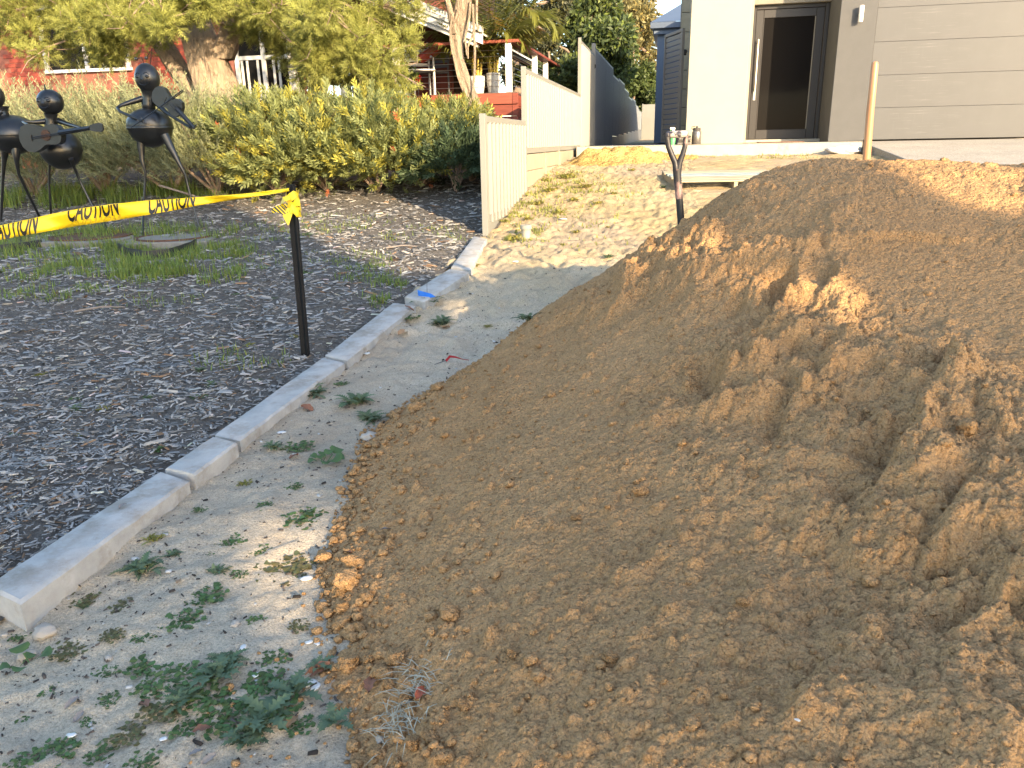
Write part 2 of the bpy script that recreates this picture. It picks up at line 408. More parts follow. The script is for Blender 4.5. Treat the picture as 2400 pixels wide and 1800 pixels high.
def pile_z(x, y):
    wx = x + .05*fbm(x, y, .3, 3, 61); wy = y + .05*fbm(x, y, .3, 3, 67)
    z = pile_base(x, y)
    rough = np.full_like(x, .38); smooth = np.zeros_like(x)
    for c in _RW: rough = rough + .75*np.exp(-((x-c[0])**2+(y-c[1])**2)/.10)
    for c in _SM: smooth = np.maximum(smooth, np.exp(-((x-c[0])**2+(y-c[1])**2)/.07))
    for c in _SL: rough = rough - .25*np.exp(-((x-c[0])**2+(y-c[1])**2)/.2)
    rough = np.clip(rough, .3, 1.5)*(1-.8*smooth)
    for W, dr, ri, rch in _st:
        best = np.full(x.shape, 9.); sg = np.zeros_like(x); tt = np.zeros_like(x); L = len(W)-1
        for k in range(L):
            ax, ay = W[k]; bx, by = W[k+1]; dx, dy = bx-ax, by-ay; l2 = dx*dx+dy*dy
            t = ((wx-ax)*dx+(wy-ay)*dy)/l2; tc = np.clip(t, 0, 1)
            qx = wx-ax-tc*dx; qy = wy-ay-tc*dy; d = np.sqrt(qx*qx+qy*qy)
            cr = (dx*(wy-ay)-dy*(wx-ax))
            m = d < best; best = np.where(m, d, best); sg = np.where(m, np.sign(cr), sg); tt = np.where(m, (k+tc)/L, tt)
        tap = np.clip(np.sin(np.pi*np.clip(tt, .03, .97))*1.6, 0, 1)
        s = best*sg                       # + left of travel
        edge = sstep(-.018, .014, s)
        z = z + tap*(.95*(ri*edge*np.exp(-best/rch)) - .62*dr*(1-edge)*np.exp(-best/(rch*.9)))
    u = x*.86 - y*.5; v = x*.5 + y*.86    # u runs down the left face
    z = z + rough*(.030*fbm(u*.5, v, .42, 3, 71) + .022*fbm(wx, wy, .20, 3, 73) + .015*fbm(u*.6, v, .09, 2, 79))
    vx = x + .018*fbm(x, y, .05, 2, 101); vy = y + .018*fbm(x, y, .05, 2, 103)
    cl_ = .35+.65*sstep(-.25, .35, fbm(x, y, .22, 2, 107))
    z = z + rough*(.018*cl_*domes(vx, vy, .075, 111) + .014*cl_*domes(vx, vy, .036, 113)) + (.25+.6*rough)*(.011*domes(vx, vy, .019, 117) + .006*domes(vx, vy, .0115, 119)) + .002*fbm(x, y, .012, 2, 89)
    return z
px_ = seg((-1.5, -1.0, .012), (-1.0, .9, .0050), (.9, 1.7, .007), (1.7, 4.0, .035))
py_ = np.concatenate([np.linspace(.45, .9, 30, endpoint=False), .9*np.exp(np.linspace(0, math.log(4.25/.9), 590, endpoint=False)), np.arange(4.25, 5.7, .03)])
V, F = grid(px_, py_, pile_z)
# small domed clods pressed into the surface
nx, ny = len(px_), len(py_); Z = V[:, 2].reshape(ny, nx).copy()
def stamp(cx, cy, r, k):
    i0, i1 = np.searchsorted(px_, (cx-r, cx+r)); j0, j1 = np.searchsorted(py_, (cy-r, cy+r))
    if i1-i0 < 2 or j1-j0 < 2: return
    gx2 = (px_[i0:i1]-cx)[None]; gy2 = (py_[j0:j1]-cy)[:, None]
    an = random.random()*3.14; e = .75+.5*random.random()
    a = (gx2*math.cos(an)+gy2*math.sin(an))*e; b = (-gx2*math.sin(an)+gy2*math.cos(an))/e
    h = r*r-(a*a+b*b); h = np.sqrt(np.maximum(h, 0))
    Z[j0:j1, i0:i1] += k*h
for q in range(16000):
    y = .85*math.exp(random.random()*math.log(4.4/.85)); x = random.uniform(-1.25, 1.7)
    r = .0032*(random.random()**-.5)
    r = min(r, .02)
    sm = max(math.exp(-((x-c[0])**2+(y-c[1])**2)/.09) for c in _SM)
    if random.random() < sm*.95: continue
    stamp(x, y, r, random.uniform(.35, .8))
V[:, 2] = Z.ravel()
pz = Z; gzz = gd(V[:, 0], V[:, 1]).reshape(ny, nx)
keep = (Z > gzz-.03); kf = keep.ravel()[F].all(1); F = F[kf]
used = np.unique(F); rm = -np.ones(len(V), np.int64); rm[used] = np.arange(len(used))
sand_pile = link('sand_pile', npmesh('sand_pile', V[used], rm[F], M_PILE, True))
tag(sand_pile, 'large mound of damp brown builders sand with a shovel stuck in it', 'sand pile')
def pz_at(x, y):
    i = min(max(np.searchsorted(px_, x), 1), nx-1); j = min(max(np.searchsorted(py_, y), 1), ny-1)
    return float(Z[j, i])
def surf(x, y):
    """top of pile or ground, arrays"""
    x = np.asarray(x); y = np.asarray(y)
    i = np.clip(np.searchsorted(px_, x), 0, nx-1); j = np.clip(np.searchsorted(py_, y), 0, ny-1)
    inside = (x > px_[0]) & (x < px_[-1]) & (y > py_[0]) & (y < py_[-1])
    g = gd(x, y)
    return np.where(inside, np.maximum(Z[j, i], g), g)
def ico(sub=2):
    import bmesh
    b = bmesh.new(); bmesh.ops.create_icosphere(b, subdivisions=sub, radius=1); b.verts.ensure_lookup_table()
    v = np.array([q.co[:] for q in b.verts]); f = np.array([[w.index for w in t.verts] for t in b.faces]); b.free(); return v, f
def perl3(v, sc, seed): return (perlin(v[:, 0]/sc+7.3, v[:, 1]/sc+v[:, 2]*1.7/sc, seed)+perlin(v[:, 1]/sc+3.1, v[:, 2]/sc+v[:, 0]*1.3/sc, seed+5))*.5
CL = []
for k in range(6):
    v, f = ico(3 if k < 3 else 2); n = perl3(v, .9, 100+k)*.5 + perl3(v, .38, 140+k)*.34 + perl3(v, .16, 150+k)*.18
    v = v*(1+n[:, None])*np.array([1, .85+.1*k % .3, .72]); CL.append((v, f))
# loose crumbs lying on the pile and its toe: too many to count, one part of the pile
AV = []; AF = []; b = 0
for q in range(2700):
    if q < 1800:    # toe band on the left
        t = random.random(); yy = 1.0 + t*2.9; xe = float(np.interp(yy, (1.0, 1.19, 1.55, 1.95, 2.4, 2.9, 3.4, 3.9), (-.45, -.56, -.80, -.97, -1.10, -1.23, -1.14, -1.0)))
        xx = xe + random.expovariate(6.) - .06
        r = .0034*(random.random()**-.5)
    else:
        yy = .9*math.exp(random.random()*math.log(4/.9)); xx = random.uniform(-1, 1.6); r = .0032*(random.random()**-.42)
    r = min(r, .016)
    if max(math.exp(-((xx-c[0])**2+(yy-c[1])**2)/.09) for c in _SM) > random.random()*1.05: continue
    v, f = CL[3+q % 3]; a = random.random()*6.28; ca, sa = math.cos(a), math.sin(a)
    v = v*r; v = np.stack([v[:, 0]*ca-v[:, 1]*sa, v[:, 0]*sa+v[:, 1]*ca, v[:, 2]], 1)
    z0 = float(surf(xx, yy)) + r*.35
    AV.append(v+np.array([xx, yy, z0])); AF.append(f+b); b += len(v)
crumbs = link('sand_crumbs', npmesh('sand_crumbs', np.concatenate(AV), np.concatenate(AF), M_PILE, True), sand_pile); tag(crumbs, kind='stuff')
# bigger clods that can be picked up one by one
clod_me = [npmesh('sand_clod', v*.03, f, M_PILE, True) for v, f in CL[:3]]
CLODS = [(760, 1312, 20), (830, 1325, 26), (812, 1372, 30), (858, 1405, 22), (800, 1393, 14), (800, 1430, 18), (802, 1468, 24), (845, 1480, 16), (815, 1562, 26), (866, 1548, 20), (898, 1585, 22), (928, 1548, 26), (912, 1610, 18),
         (1052, 1440, 27), (1200, 1540, 18), (1010, 1735, 20), (1040, 1780, 24), (965, 1745, 18), (890, 1775, 24), (1500, 1158, 20), (1765, 1120, 14), (1740, 1412, 16), (2265, 1010, 26), (1430, 1545, 18), (1025, 912, 16), (975, 960, 18), (1350, 1215, 13), (950, 1640, 20), (1085, 1655, 18)]
for i, (a, b_, r) in enumerate(CLODS):
    p = hit(a, b_, surf, st=.004); rr = r/FPX*np.linalg.norm(p-EYE)*.95
    o = link('sand_clod', clod_me[i % 3], None, Vector((p[0], p[1], float(surf(p[0], p[1]))+rr*.28))); o.scale = (rr/.03, rr/.03*random.uniform(.8, 1.), rr/.03*random.uniform(.7, .95)); o.rotation_euler = (random.uniform(-.4, .4), random.uniform(-.4, .4), random.random()*6)
    lab, grp = (('small crumbly clod of sand sitting on the slope of the mound', 'clods on the slope of the mound') if (p[0] > -.55 and b_ < 1700) or a > 1180 else ('crumbly sand clod by the dried grass at the toe of the mound', 'clods beside the dried grass') if b_ > 1500 else ('crumbly sand clod at the toe of the mound beside the sunlit patch', 'clods beside the sunlit patch') if b_ > 1250 else ('crumbly sand clod at the toe of the mound near the feathery weeds', 'clods near the feathery weeds'))
    tag(o, lab, 'sand clod', grp)

# yellow sand heap against the slab
def heap_z(x, y):
    z = .40*np.exp(-(((x+1.25)/.42)**2)**1.1)*np.exp(-((y-12.95)/1.1)**2) + .37*np.exp(-((x+.62)/.36)**2)*np.exp(-((y-13.0)/1.0)**2) + .18*np.exp(-((x-.05)/.5)**2)*np.exp(-((y-13.4)/.7)**2)
    z = z*(1+.35*fbm(x, y, .35, 3, 91)) + .03*fbm(x, y, .12, 3, 93)
    return G0(x, y) - .06 + z*.60
V, F = grid(np.arange(-1.78, 1.0, .022), np.arange(11.6, 13.88, .03), heap_z)
zz = V[:, 2] > gd(V[:, 0], V[:, 1])-.03; F = F[zz[F].all(1)]; used = np.unique(F); rm = -np.ones(len(V), np.int64); rm[used] = np.arange(len(used))
hp = link('sand_heap', npmesh('sand_heap', V[used], rm[F], M_HEAP, True)); tag(hp, 'low heap of bright yellow sand tipped against the concrete slab', 'sand heap')

# ================================================================== CONCRETE EDGING
KY = np.array([1.0, 1.6, 2.35, 3.8, 4.7, 5.65, 7.4]); KZ = np.array([-1.125, -1.134, -1.15, -1.105, -1.012, -.905, -.835]) + H
def kz(x, y): return np.interp(y, KY, KZ)
edging = thing('garden_edging', 'pale concrete edging blocks laid end to end between mulch bed and bare sand', 'garden edging', (-1.8, 1.5, float(G0(0, 1.5))))
KB = [((-52, 1372), (47, 1412), (376, 1103), (443, 1124), 0), ((386, 1096), (455, 1112), (497, 1022), (556, 1037), .006), ((503, 1016), (562, 1030), (757, 836), (807, 848), -.004), ((762, 831), (814, 842), (921, 708), (974, 715), 0),
      ((948, 694), (994, 706), (1052, 629), (1099, 637), .012), ((1057, 624), (1103, 631), (1110, 553), (1142, 559), 0)]
for k, (a, b_, c, d, dz) in enumerate(KB):
    q = [hit(*p, kz, dz, st=.002) for p in (a, b_, d, c)]
    if k == 0: q[0] = q[1] + (q[3]-q[2])*1.0 + np.array([-.01, 0, 0])
    cx = np.mean(q, 0); n = 14
    # top grid (u across, v along) with softly worn rim
    Vv = []; us = (0, .06, .5, .94, 1); vs_ = np.concatenate([[0, .012], np.linspace(.05, .95, n), [.988, 1]])
    for v in vs_:
        L = q[0]*(1-v)+q[3]*v; R = q[1]*(1-v)+q[2]*v
        for u in us:
            p = L*(1-u)+R*u; rim = (u in (0, 1)) or (v in (0, 1))
            p = p + np.array([.003*perlin(np.array([v*9.+k]), np.array([u*3.]), 7)[0], 0, .0025*perlin(np.array([v*14.+k*3]), np.array([u*4.]), 9)[0] - (.008 if rim else 0)])
            Vv.append(p)
    nu = len(us); nv = len(vs_); mb = MB(); Ff = []
    for j in range(nv-1):
        for i in range(nu-1): Ff.append((j*nu+i, j*nu+i+1, (j+1)*nu+i+1, (j+1)*nu+i))
    loop = [i for i in range(nu)] + [j*nu+nu-1 for j in range(1, nv)] + [(nv-1)*nu+i for i in range(nu-2, -1, -1)] + [j*nu for j in range(nv-2, 0, -1)]
    bb = len(Vv)
    for i in loop: Vv.append(Vv[i] - np.array([0, 0, .14]))
    m_ = len(loop)
    for i in range(m_): Ff.append((loop[(i+1) % m_], loop[i], bb+i, bb+(i+1) % m_))
    mb.add(Vv, Ff)
    o = mb.build('kerb_block', M_CONC, edging, True)
    o.location = -np.array(edging.location)
# ================================================================== NEW HOUSE, SLAB AND DRIVE
FLOOR = -.075 + H
M_WHITE = simple('cream_render', (.34, .325, .25), .9, .03, 3, .15, 300, spec=.2)
M_BEIGE = simple('beige_render', (.22, .205, .175), .92, .04, 4, .3, 260, spec=.2)
M_GREY = simple('grey_render', (.095, .095, .096), .92, .05, 5, .35, 240, spec=.2)
M_BRONZE = simple('door_frame_bronze', (.028, .025, .025), .5, .06, 5, 0)
M_STEELB = simple('brushed_steel', (.6, .58, .55), .3, .05, 20, metal=1)
def garage_mat():
    m, nt, bs, out = newmat('garage_door_brushed')
    a = noise(nt, 1.6, 8, .75, stretch=(1.2, 1, 26)); b = noise(nt, 1.4, 8, .75, stretch=(26, 1, 1.2))
    mk = ramp(nt, noise(nt, 1.1, 3, .5), [(.42, 0), (.62, 1)])
    s = ramp(nt, a, [(.55, 0), (.74, 1)]); s2 = ramp(nt, b, [(.58, 0), (.78, .8)])
    st = mixc(nt, s, s2, .5, 'ADD'); st = mixc(nt, st, mk, 1., 'MULTIPLY')
    c = mixc(nt, (.066, .067, .070), (.135, .135, .133), st)
    c = mixc(nt, c, ramp(nt, noise(nt, 2.5, 4, .6), [(.3, .94), (.7, 1.04)]), 1., 'MULTIPLY')
    nt.links.new(c, bs.inputs['Base Color']); bs.inputs['Roughness'].default_value = .55
    bump(nt, bs, a, .15, .003); return m
M_GAR = garage_mat()
def glass_dark():
    m, nt, bs, out = newmat('dark_door_glass'); bs.inputs['Base Color'].default_value = (.012, .011, .011, 1); bs.inputs['Roughness'].default_value = .05; bs.inputs['Specular IOR Level'].default_value = .03
    return m
M_GLASS = glass_dark()
M_BLACK = simple('black_plastic', (.025, .025, .027), .5, .1, 10)
M_WMETAL = simple('white_metal', (.72, .70, .66), .5, .04, 6)

slab = MB().box(-1.72, 2.98, 13.9, 19.5, FLOOR-.25, FLOOR-.012, .008).build('slab', M_SLAB); tag(slab, kind='structure')
pave = MB().box(-1.72, 3.02, 13.905, 14.96, FLOOR-.0105, FLOOR-.002, .002).build('paving', M_AGG); tag(pave, kind='structure')
# driveway: slopes down from the garage to the verge
dv = MB(); ys = np.linspace(14.93, -8, 40); V = []; Ff = []
def dz_(y): return float(np.interp(y, (-8, 0, 6, 10.3, 14.2, 15), (-.16, -.02, .42, FLOOR-.33, FLOOR-.035, FLOOR-.003)))
for y in ys:
    z = dz_(y); V += [(3.03, y, z-.22), (3.03, y, z-.006), (3.04, y, z), (9.5, y, z), (9.5, y, z-.22)]
for j in range(len(ys)-1):
    for i in range(4): Ff.append((j*5+i, (j+1)*5+i, (j+1)*5+i+1, j*5+i+1))
Ff.append((0, 1, 2, 3, 4)); drive = dv.add(V, Ff).build('driveway', M_AGG); tag(drive, kind='structure')

YW, YG, YD = 14.30, 14.95, 16.0
house = thing('modern_house', 'modern rendered house with cream wall, recessed entry and grey garage', 'house', (2.5, YG, FLOOR))
def hp_(o): o.parent = house; o.location = o.location - house.location; return o
TOP = FLOOR+4.2
xl = float(atY(1607, 313, YW)[0]); xr = float(atY(1741, 322, YW)[0])
def hbox(name, mat, x0, x1, y0, y1, z0, z1, bev=.006, par=None):
    o = MB().box(x0, x1, y0, y1, z0, z1, bev).build(name, mat, origin=((x0+x1)/2, (y0+y1)/2, z0))
    o.parent = par or house; o.location = Vector(o.location) - (house.location if par is None else house.location + par.location); return o
hbox('wall', M_WHITE, xl, xr, YW, YD+.25, FLOOR, TOP)
xdl = float(atY(1744, 322, YD)[0]); hbox('wall', M_WHITE, xr-.001, xdl, YD-.3, YD+.2, FLOOR+.001, TOP-.015)
xrr = float(atY(1917, 320, YD)[0])                   # right side of recess
xg0 = float(atY(2043, 150, YG)[0])                   # garage opening left side
hbox('wall', M_GREY, xrr, xg0, YG, YD+.25, FLOOR, TOP)
zl = float(atY(1850, 12, YD)[2])                    # lintel underside
hbox('lintel', M_BEIGE, xdl+.003, xrr-.003, YD-.10, YD+.2, zl+.02, TOP-.01)
hbox('garage_lintel', M_GREY, xg0+.003, 9.6, YG+.002, YG+.3, FLOOR+2.72, TOP-.006)
hbox('wall', M_GREY, xg0-.1, 9.6, YG+.6, YG+.8, FLOOR, TOP-.02)
hbox('wall', M_BEIGE, -.05, xl+.5, 17.6, 17.85, FLOOR, TOP+.4)
hbox('wall', M_BEIGE, xl+.06, 9.6, 17.9, 30, FLOOR, TOP-.8)
# limestone block strip seen past the gate
for k in range(8): hbox('limestone_block', simple('limestone', (.40, .35, .25), .95, .1, 9, .4, 120) if k == 0 else bpy.data.materials['limestone'], -.03, xl+.45, 17.3, 17.58, FLOOR+k*.36, FLOOR+k*.36+.35, .006)
# sectional garage door
gdoor = hbox('garage_door', M_BRONZE, xg0+.005, 9.4, YG+.09, YG+.1, FLOOR+.01, FLOOR+2.72)
for k in range(5): hbox('garage_panel', M_GAR, xg0+.01, 9.4, YG+.045, YG+.085, FLOOR+.02+k*.523, FLOOR+.02+k*.523+.5195, .002, par=gdoor)
# entry door
ent = hbox('door_frame', M_BRONZE, xdl+.004, xdl+.07, YD, YD+.1, FLOOR+.06, zl+.018)
hbox('door_frame', M_BRONZE, xrr-.075, xrr-.004, YD, YD+.1, FLOOR+.06, zl+.018)
hbox('door_frame', M_BRONZE, xdl+.071, xrr-.076, YD, YD+.1, zl-.05, zl+.018)
hbox('door_sill', M_SLAB, xdl+.004, xrr-.004, YD-.25, YD+.12, FLOOR, FLOOR+.055)
dx0, dx1, dz0, dz1 = xdl+.073, xrr-.078, FLOOR+.062, zl-.054
door = hbox('front_door', M_BRONZE, dx0, dx0+.13, YD+.02, YD+.07, dz0, dz1)
hbox('door_rail', M_BRONZE, dx1-.14, dx1, YD+.02, YD+.07, dz0, dz1, par=door)
hbox('door_rail', M_BRONZE, dx0+.131, dx1-.141, YD+.02, YD+.07, dz1-.14, dz1, par=door)
hbox('door_rail', M_BRONZE, dx0+.131, dx1-.141, YD+.02, YD+.07, dz0, dz0+.17, par=door)
hbox('glass', M_GLASS, dx0+.128, dx1-.138, YD+.04, YD+.052, dz0+.165, dz1-.135, .001, par=door)
for a, b_, c, d in ((dx0+.132, dx0+.147, dz0+.172, dz1-.142), (dx1-.16, dx1-.142, dz0+.172, dz1-.142)):
    hbox('glazing_bead', M_BEIGE if a > dx0+.5 else M_BRONZE, a, b_, YD+.022, YD+.039, c, d, .002, par=door)
hx = dx0+.06
MB().tube([(hx, YD-.045, dz0+.85), (hx, YD-.045, dz0+1.75)], .016, 12).build('door_handle', M_STEELB, door, True).location = -(house.location+door.location)
for z in (dz0+.9, dz0+1.7): MB().tube([(hx, YD+.03, z), (hx, YD-.045, z)], .011, 8).build('handle_bracket', M_STEELB, door, True).location = -(house.location+door.location)
hbox('lock_plate', M_STEELB, hx-.022, hx+.022, YD+.010, YD+.019, dz0+.70, dz0+.86, .002, par=door)
hbox('door_mat', simple('coir_mat', (.20, .10, .06), .95, .2, 60, .5, 200), xr+.35, xrr-.35, 15.2, 15.6, FLOOR+.001, FLOOR+.015)
# wall light: up-down cylinder on a bracket
wl_p = atY(2015, 34, YG)
wlx, wlz = float(wl_p[0])+.005, float(wl_p[2])
wlt = thing('wall_light', 'small white cylinder wall lamp fixed beside the garage', 'wall lamp', (wlx, YG, wlz))
MB().lathe([(.034, -.125), (.038, -.12), (.038, .12), (.034, .125)], 20, (0, -.085, 0)).build('lamp_body', M_WMETAL, wlt, True)
MB().box(-.02, .02, -.05, 0, -.03, .03, .003).build('bracket', M_WMETAL, wlt)

# ================================================================== SLATTED SIDE GATE
M_GATE = simple('gate_aluminium', (.155, .148, .14), .45, .05, 8)
gh = atY(1603, 66, 15.4); hinge = np.array([float(gh[0]), 15.4])
gate = thing('side_gate', 'grey aluminium slatted side gate standing open beside the cream wall', 'gate', (hinge[0], hinge[1], FLOOR))
e = atY(1560, 92, 16.25); gdir = np.array([e[0]-hinge[0], e[1]-hinge[1]]); GW = float(np.linalg.norm(gdir)); gate.rotation_euler = (0, 0, math.atan2(gdir[1], gdir[0]))
GH = float(gh[2]) - FLOOR
boxo('gate_post', M_GATE, gate, -.004, .05, -.025, .025, .04, GH, .003)
boxo('gate_post', M_GATE, gate, GW-.05, GW, -.025, .025, .04, GH, .003)
boxo('gate_rail', M_GATE, gate, .051, GW-.051, -.02, .02, GH-.05, GH, .003)
boxo('gate_rail', M_GATE, gate, .051, GW-.051, -.02, .02, .04, .09, .003)
ns = 20; pit = (GH-.14-.012)/ns
for k in range(ns): boxo('slat', M_GATE, gate, .0515, GW-.0515, -.008, .008, .102+k*pit, .102+k*pit+pit-.018, .002)
MB().lathe([(.05, -.02), (.052, -.01), (.052, .01), (.05, .02)], 16, (.03, -.05, GH*.80), (0, 1, 0)).build('gate_lock', M_BLACK, gate, True)

# ================================================================== REAR OF THE NEW HOUSE (blue of its shade put into the colour)
M_SHADEH = simple('shade_blue_wall', (.13, .165, .225), .7, .05, 3); M_BROOF = simple('shade_blue_roof', (.08, .105, .15), .5, .05, 4)
xb = float(atY(1537, 200, 24)[0]); bh = thing('house_rear', 'rear wall and eave of the new house beyond the side gate, shade blue in the colour', 'house', (xb+2, 24, FLOOR))
zt = float(atY(1540, 80, 24)[2])
def bb_(n, m, *a): o = boxo(n, m, bh, *a); o.location = -bh.location; return o
bb_('wall', M_SHADEH, xb, xb+4.5, 24, 30, FLOOR, zt)
bb_('eave_board', M_SHADEH, xb-.10, xb+4.6, 23.86, 23.99, zt-.02, zt+.14)
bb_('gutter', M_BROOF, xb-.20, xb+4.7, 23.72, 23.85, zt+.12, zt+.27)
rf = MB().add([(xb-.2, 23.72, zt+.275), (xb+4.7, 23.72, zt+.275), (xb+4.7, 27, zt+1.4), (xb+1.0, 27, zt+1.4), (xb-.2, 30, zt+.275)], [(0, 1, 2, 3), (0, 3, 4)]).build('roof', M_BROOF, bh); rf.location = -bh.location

# ================================================================== STEEL FENCE
M_FENCE = simple('cream_steel_sheet', (.205, .20, .178), .45, .03, 3, 0)
M_FGREY = simple('grey_steel_sheet', (.10, .113, .138), .4, .04, 3, 0)
M_SLEEP = simple('concrete_sleeper', (.30, .255, .18), .9, .1, 5, .3, 150, dark=(.30, .24, .16))
XF = -1.80
def ribbed(name, y0, y1, z0, z1, mat, par, org, pitch=.17):
    """trapezoid-ribbed sheet in the plane x = XF"""
    pts = []; y = y0; n = int(round((y1-y0)/pitch)); pw = (y1-y0)/n
    for k in range(n):
        b = y0+k*pw
        pts += [(b, 0), (b+pw*.55, 0), (b+pw*.66, .05), (b+pw*.90, .05)]
    pts.append((y1, 0))
    V = []; Ff = []
    for (yy, dx) in pts: V += [(XF+dx-.013, yy, z0), (XF+dx-.013, yy, z1), (XF+dx-.016, yy, z0), (XF+dx-.016, yy, z1)]
    for i in range(len(pts)-1):
        a = i*4; c = a+4; Ff += [(a, c, c+1, a+1), (a+3, c+3, c+2, a+2)]
    o = MB().add(V, Ff).build(name, mat, par); o.location = -Vector(org); return o
fence = thing('steel_fence', 'cream ribbed steel boundary fence stepping up the slope to the slab', 'fence', (XF, 7.4, float(G0(0, 7.4))))
fo = fence.location.copy()
def fb(name, mat, *a, par=None, bev=.003):
    o = boxo(name, mat, par or fence, *a, bev); o.location = -(par or fence).location; return o
y1, y2, y3, y4, y5 = [float(atX(u, 330, XF)[1]) for u in (1158, 1229, 1307, 1357, 1388)]
y1 = 7.40
z1t = float(atX(1160, 275, XF)[2]); z2t = float(atX(1229, 161, XF)[2]); z2b = float(atX(1270, 354, XF)[2]); z3t = float(atX(1352, 84, XF)[2])
def post(y, z0, z1, mat=M_FENCE, par=None, w=.05):
    fb('fence_post', mat, XF-.028, XF+.028, y-w/2, y+w/2, z0, z1, par=par)
def rail(y0, y1, z, mat=M_FENCE, par=None, h=.06): fb('fence_rail', mat, XF-.024, XF+.024, y0+.027, y1-.027, z-h, z, par=par)
# low front panel with raked plinth
gA, gB = float(G0(0, y1)), float(G0(0, y2))
post(y1, gA-.2, z1t+.02); fb('fence_post', M_FENCE, XF-.028, XF+.028, y1+.027, y1+.075, gA-.2, z1t+.01)
rail(y1+.05, y2, z1t); ribbed('fence_sheet', y1+.08, y2-.03, gA+.12, z1t-.055, M_FENCE, fence, fo)
fb('plinth', M_FENCE, XF-.022, XF+.022, y1+.078, y2-.029, gA-.16, gA+.13); fb('plinth', M_FENCE, XF-.02, XF+.024, y1+.077, y2-.03, gA+.133, gA+.20)
# two low panels above concrete sleepers
post(y2, gB-.25, z2t+.02); post(y3, z2b-.6, z2t-.005); post(y4, z2b-.4, z3t+.02)
for a, b_ in ((y2, y3), (y3, y4)):
    rail(a, b_, z2t); ribbed('fence_sheet', a+.028, b_-.028, z2b+.05, z2t-.055, M_FENCE, fence, fo); rail(a, b_, z2b+.055, h=.07)
for k, (a, b_) in enumerate(((y2+.03, (y2+y3)/2-.05), ((y2+y3)/2+.05, y3-.05), (y3+.05, y4-.03))):
    for z in (z2b-.025, z2b-.225, z2b-.425, z2b-.625): fb('concrete_sleeper', M_SLEEP, XF-.03, XF+.02, a, b_, z-.195, z, bev=.006)
for yy in ((y2+y3)/2, y3): fb('sleeper_post', M_SLEEP, XF-.05, XF+.045, yy-.045, yy+.045, z2b-.7, z2b-.022, bev=.006)
# tall panel and gate post
rail(y4, y5, z3t-.02); ribbed('fence_sheet', y4+.028, y5-.03, z2b+.03, z3t-.075, M_FENCE, fence, fo)
M_POSTG = simple('post_steel', (.24, .225, .2), .45, .04, 3)
gp = thing('gate_post', 'square beige steel gate post with a black latch plate at the fence end', 'gate post', (XF, y5+.08, FLOOR))
zp = float(atX(1392, 102, XF)[2])
MB().box(-.04, .04, -.05, .06, -.1, zp-FLOOR, .004).build('post', M_POSTG, gp)
MB().lathe([(.05, -.01), (.06, -.006), (.06, .006), (.05, .01)], 16, (0, -.057, (zp-FLOOR)*.78), (0, 1, 0)).build('latch_plate', M_BLACK, gp)
MB().box(-.02, .02, -.075, -.068, (zp-FLOOR)*.78-.09, (zp-FLOOR)*.78+.02, .002).build('latch', M_STEELB, gp)
# grey stepped panels running back between the houses
gf = thing('grey_fence', 'long grey steel fence stepping down behind the gate post, in shade', 'fence', (XF, 17, FLOOR))
ya = y5+.18; yy = ya; k = 0; zz = float(atX(1400, 120, XF)[2])
while yy < 40:
    w = 2.38
    post(yy+w, FLOOR-.1, zz+.005, M_FGREY, gf); 
    if k == 0: post(yy, FLOOR-.1, zz+.01, M_FGREY, gf)
    rail(yy, yy+w, zz, M_FGREY, gf); ribbed('fence_sheet', yy+.028, yy+w-.028, FLOOR-.02 if k < 2 else FLOOR+.1+min(k, 8)*.06, zz-.055, M_FGREY, gf, gf.location)
    if k >= 2: fb('plinth', M_FGREY, XF-.02, XF+.03, yy+.029, yy+w-.029, FLOOR-.05, FLOOR+.09+min(k, 8)*.06, par=gf)
    yy += w; k += 1
    if k in (2, 4, 5, 7, 8): zz -= (.02, .02, .16, .02, .12, .14, .02, .14, .1)[k] if k < 9 else .05
    if k in (3, 6): zz += .06
ef = thing('end_fence', 'white steel fence closing the far end of the side passage', 'fence', (0, 40, FLOOR))
for k in range(4):
    o = boxo('fence_sheet', M_FENCE, ef, -1.7+k*1.2, -1.7+k*1.2+1.14, -.02, .02, 0, 1.75); 
    boxo('fence_post', M_FENCE, ef, -1.7+k*1.2-.055, -1.7+k*1.2-.003, -.03, .03, 0, 1.78)
# ================================================================== MULCH, GRASS, WEEDS, LITTER
def scatter_mesh(name, tmplV, tmplF, pos, rot, scale, mat, tint, parent=None, smooth=False):
    """tmplV (k,3), pos (n,3), rot (n,3,3), scale (n,) or (n,3), tint (n,3)"""
    n = len(pos); k = len(tmplV)
    sc = np.asarray(scale, float); sc = sc[:, None]*np.ones(3) if sc.ndim == 1 else sc
    V = np.einsum('nij,nkj->nki', rot, tmplV[None]*sc[:, None, :]) + pos[:, None, :]
    F = (tmplF[None] + (np.arange(n)*k)[:, None, None]).reshape(-1, tmplF.shape[1])
    return link(name, npmesh(name, V.reshape(-1, 3), F, mat, smooth, np.repeat(tint, k, 0)), parent)
def rotz(a):
    R = np.zeros((len(a), 3, 3)); c, s = np.cos(a), np.sin(a); R[:, 0, 0] = c; R[:, 0, 1] = -s; R[:, 1, 0] = s; R[:, 1, 1] = c; R[:, 2, 2] = 1; return R
def rotx(a):
    R = np.zeros((len(a), 3, 3)); c, s = np.cos(a), np.sin(a); R[:, 0, 0] = 1; R[:, 1, 1] = c; R[:, 1, 2] = -s; R[:, 2, 1] = s; R[:, 2, 2] = c; return R
def roty(a):
    R = np.zeros((len(a), 3, 3)); c, s = np.cos(a), np.sin(a); R[:, 1, 1] = 1; R[:, 0, 0] = c; R[:, 0, 2] = s; R[:, 2, 0] = -s; R[:, 2, 2] = c; return R
M_TINT = tintmat('wood_chip'); M_LIT = tintmat('litter')
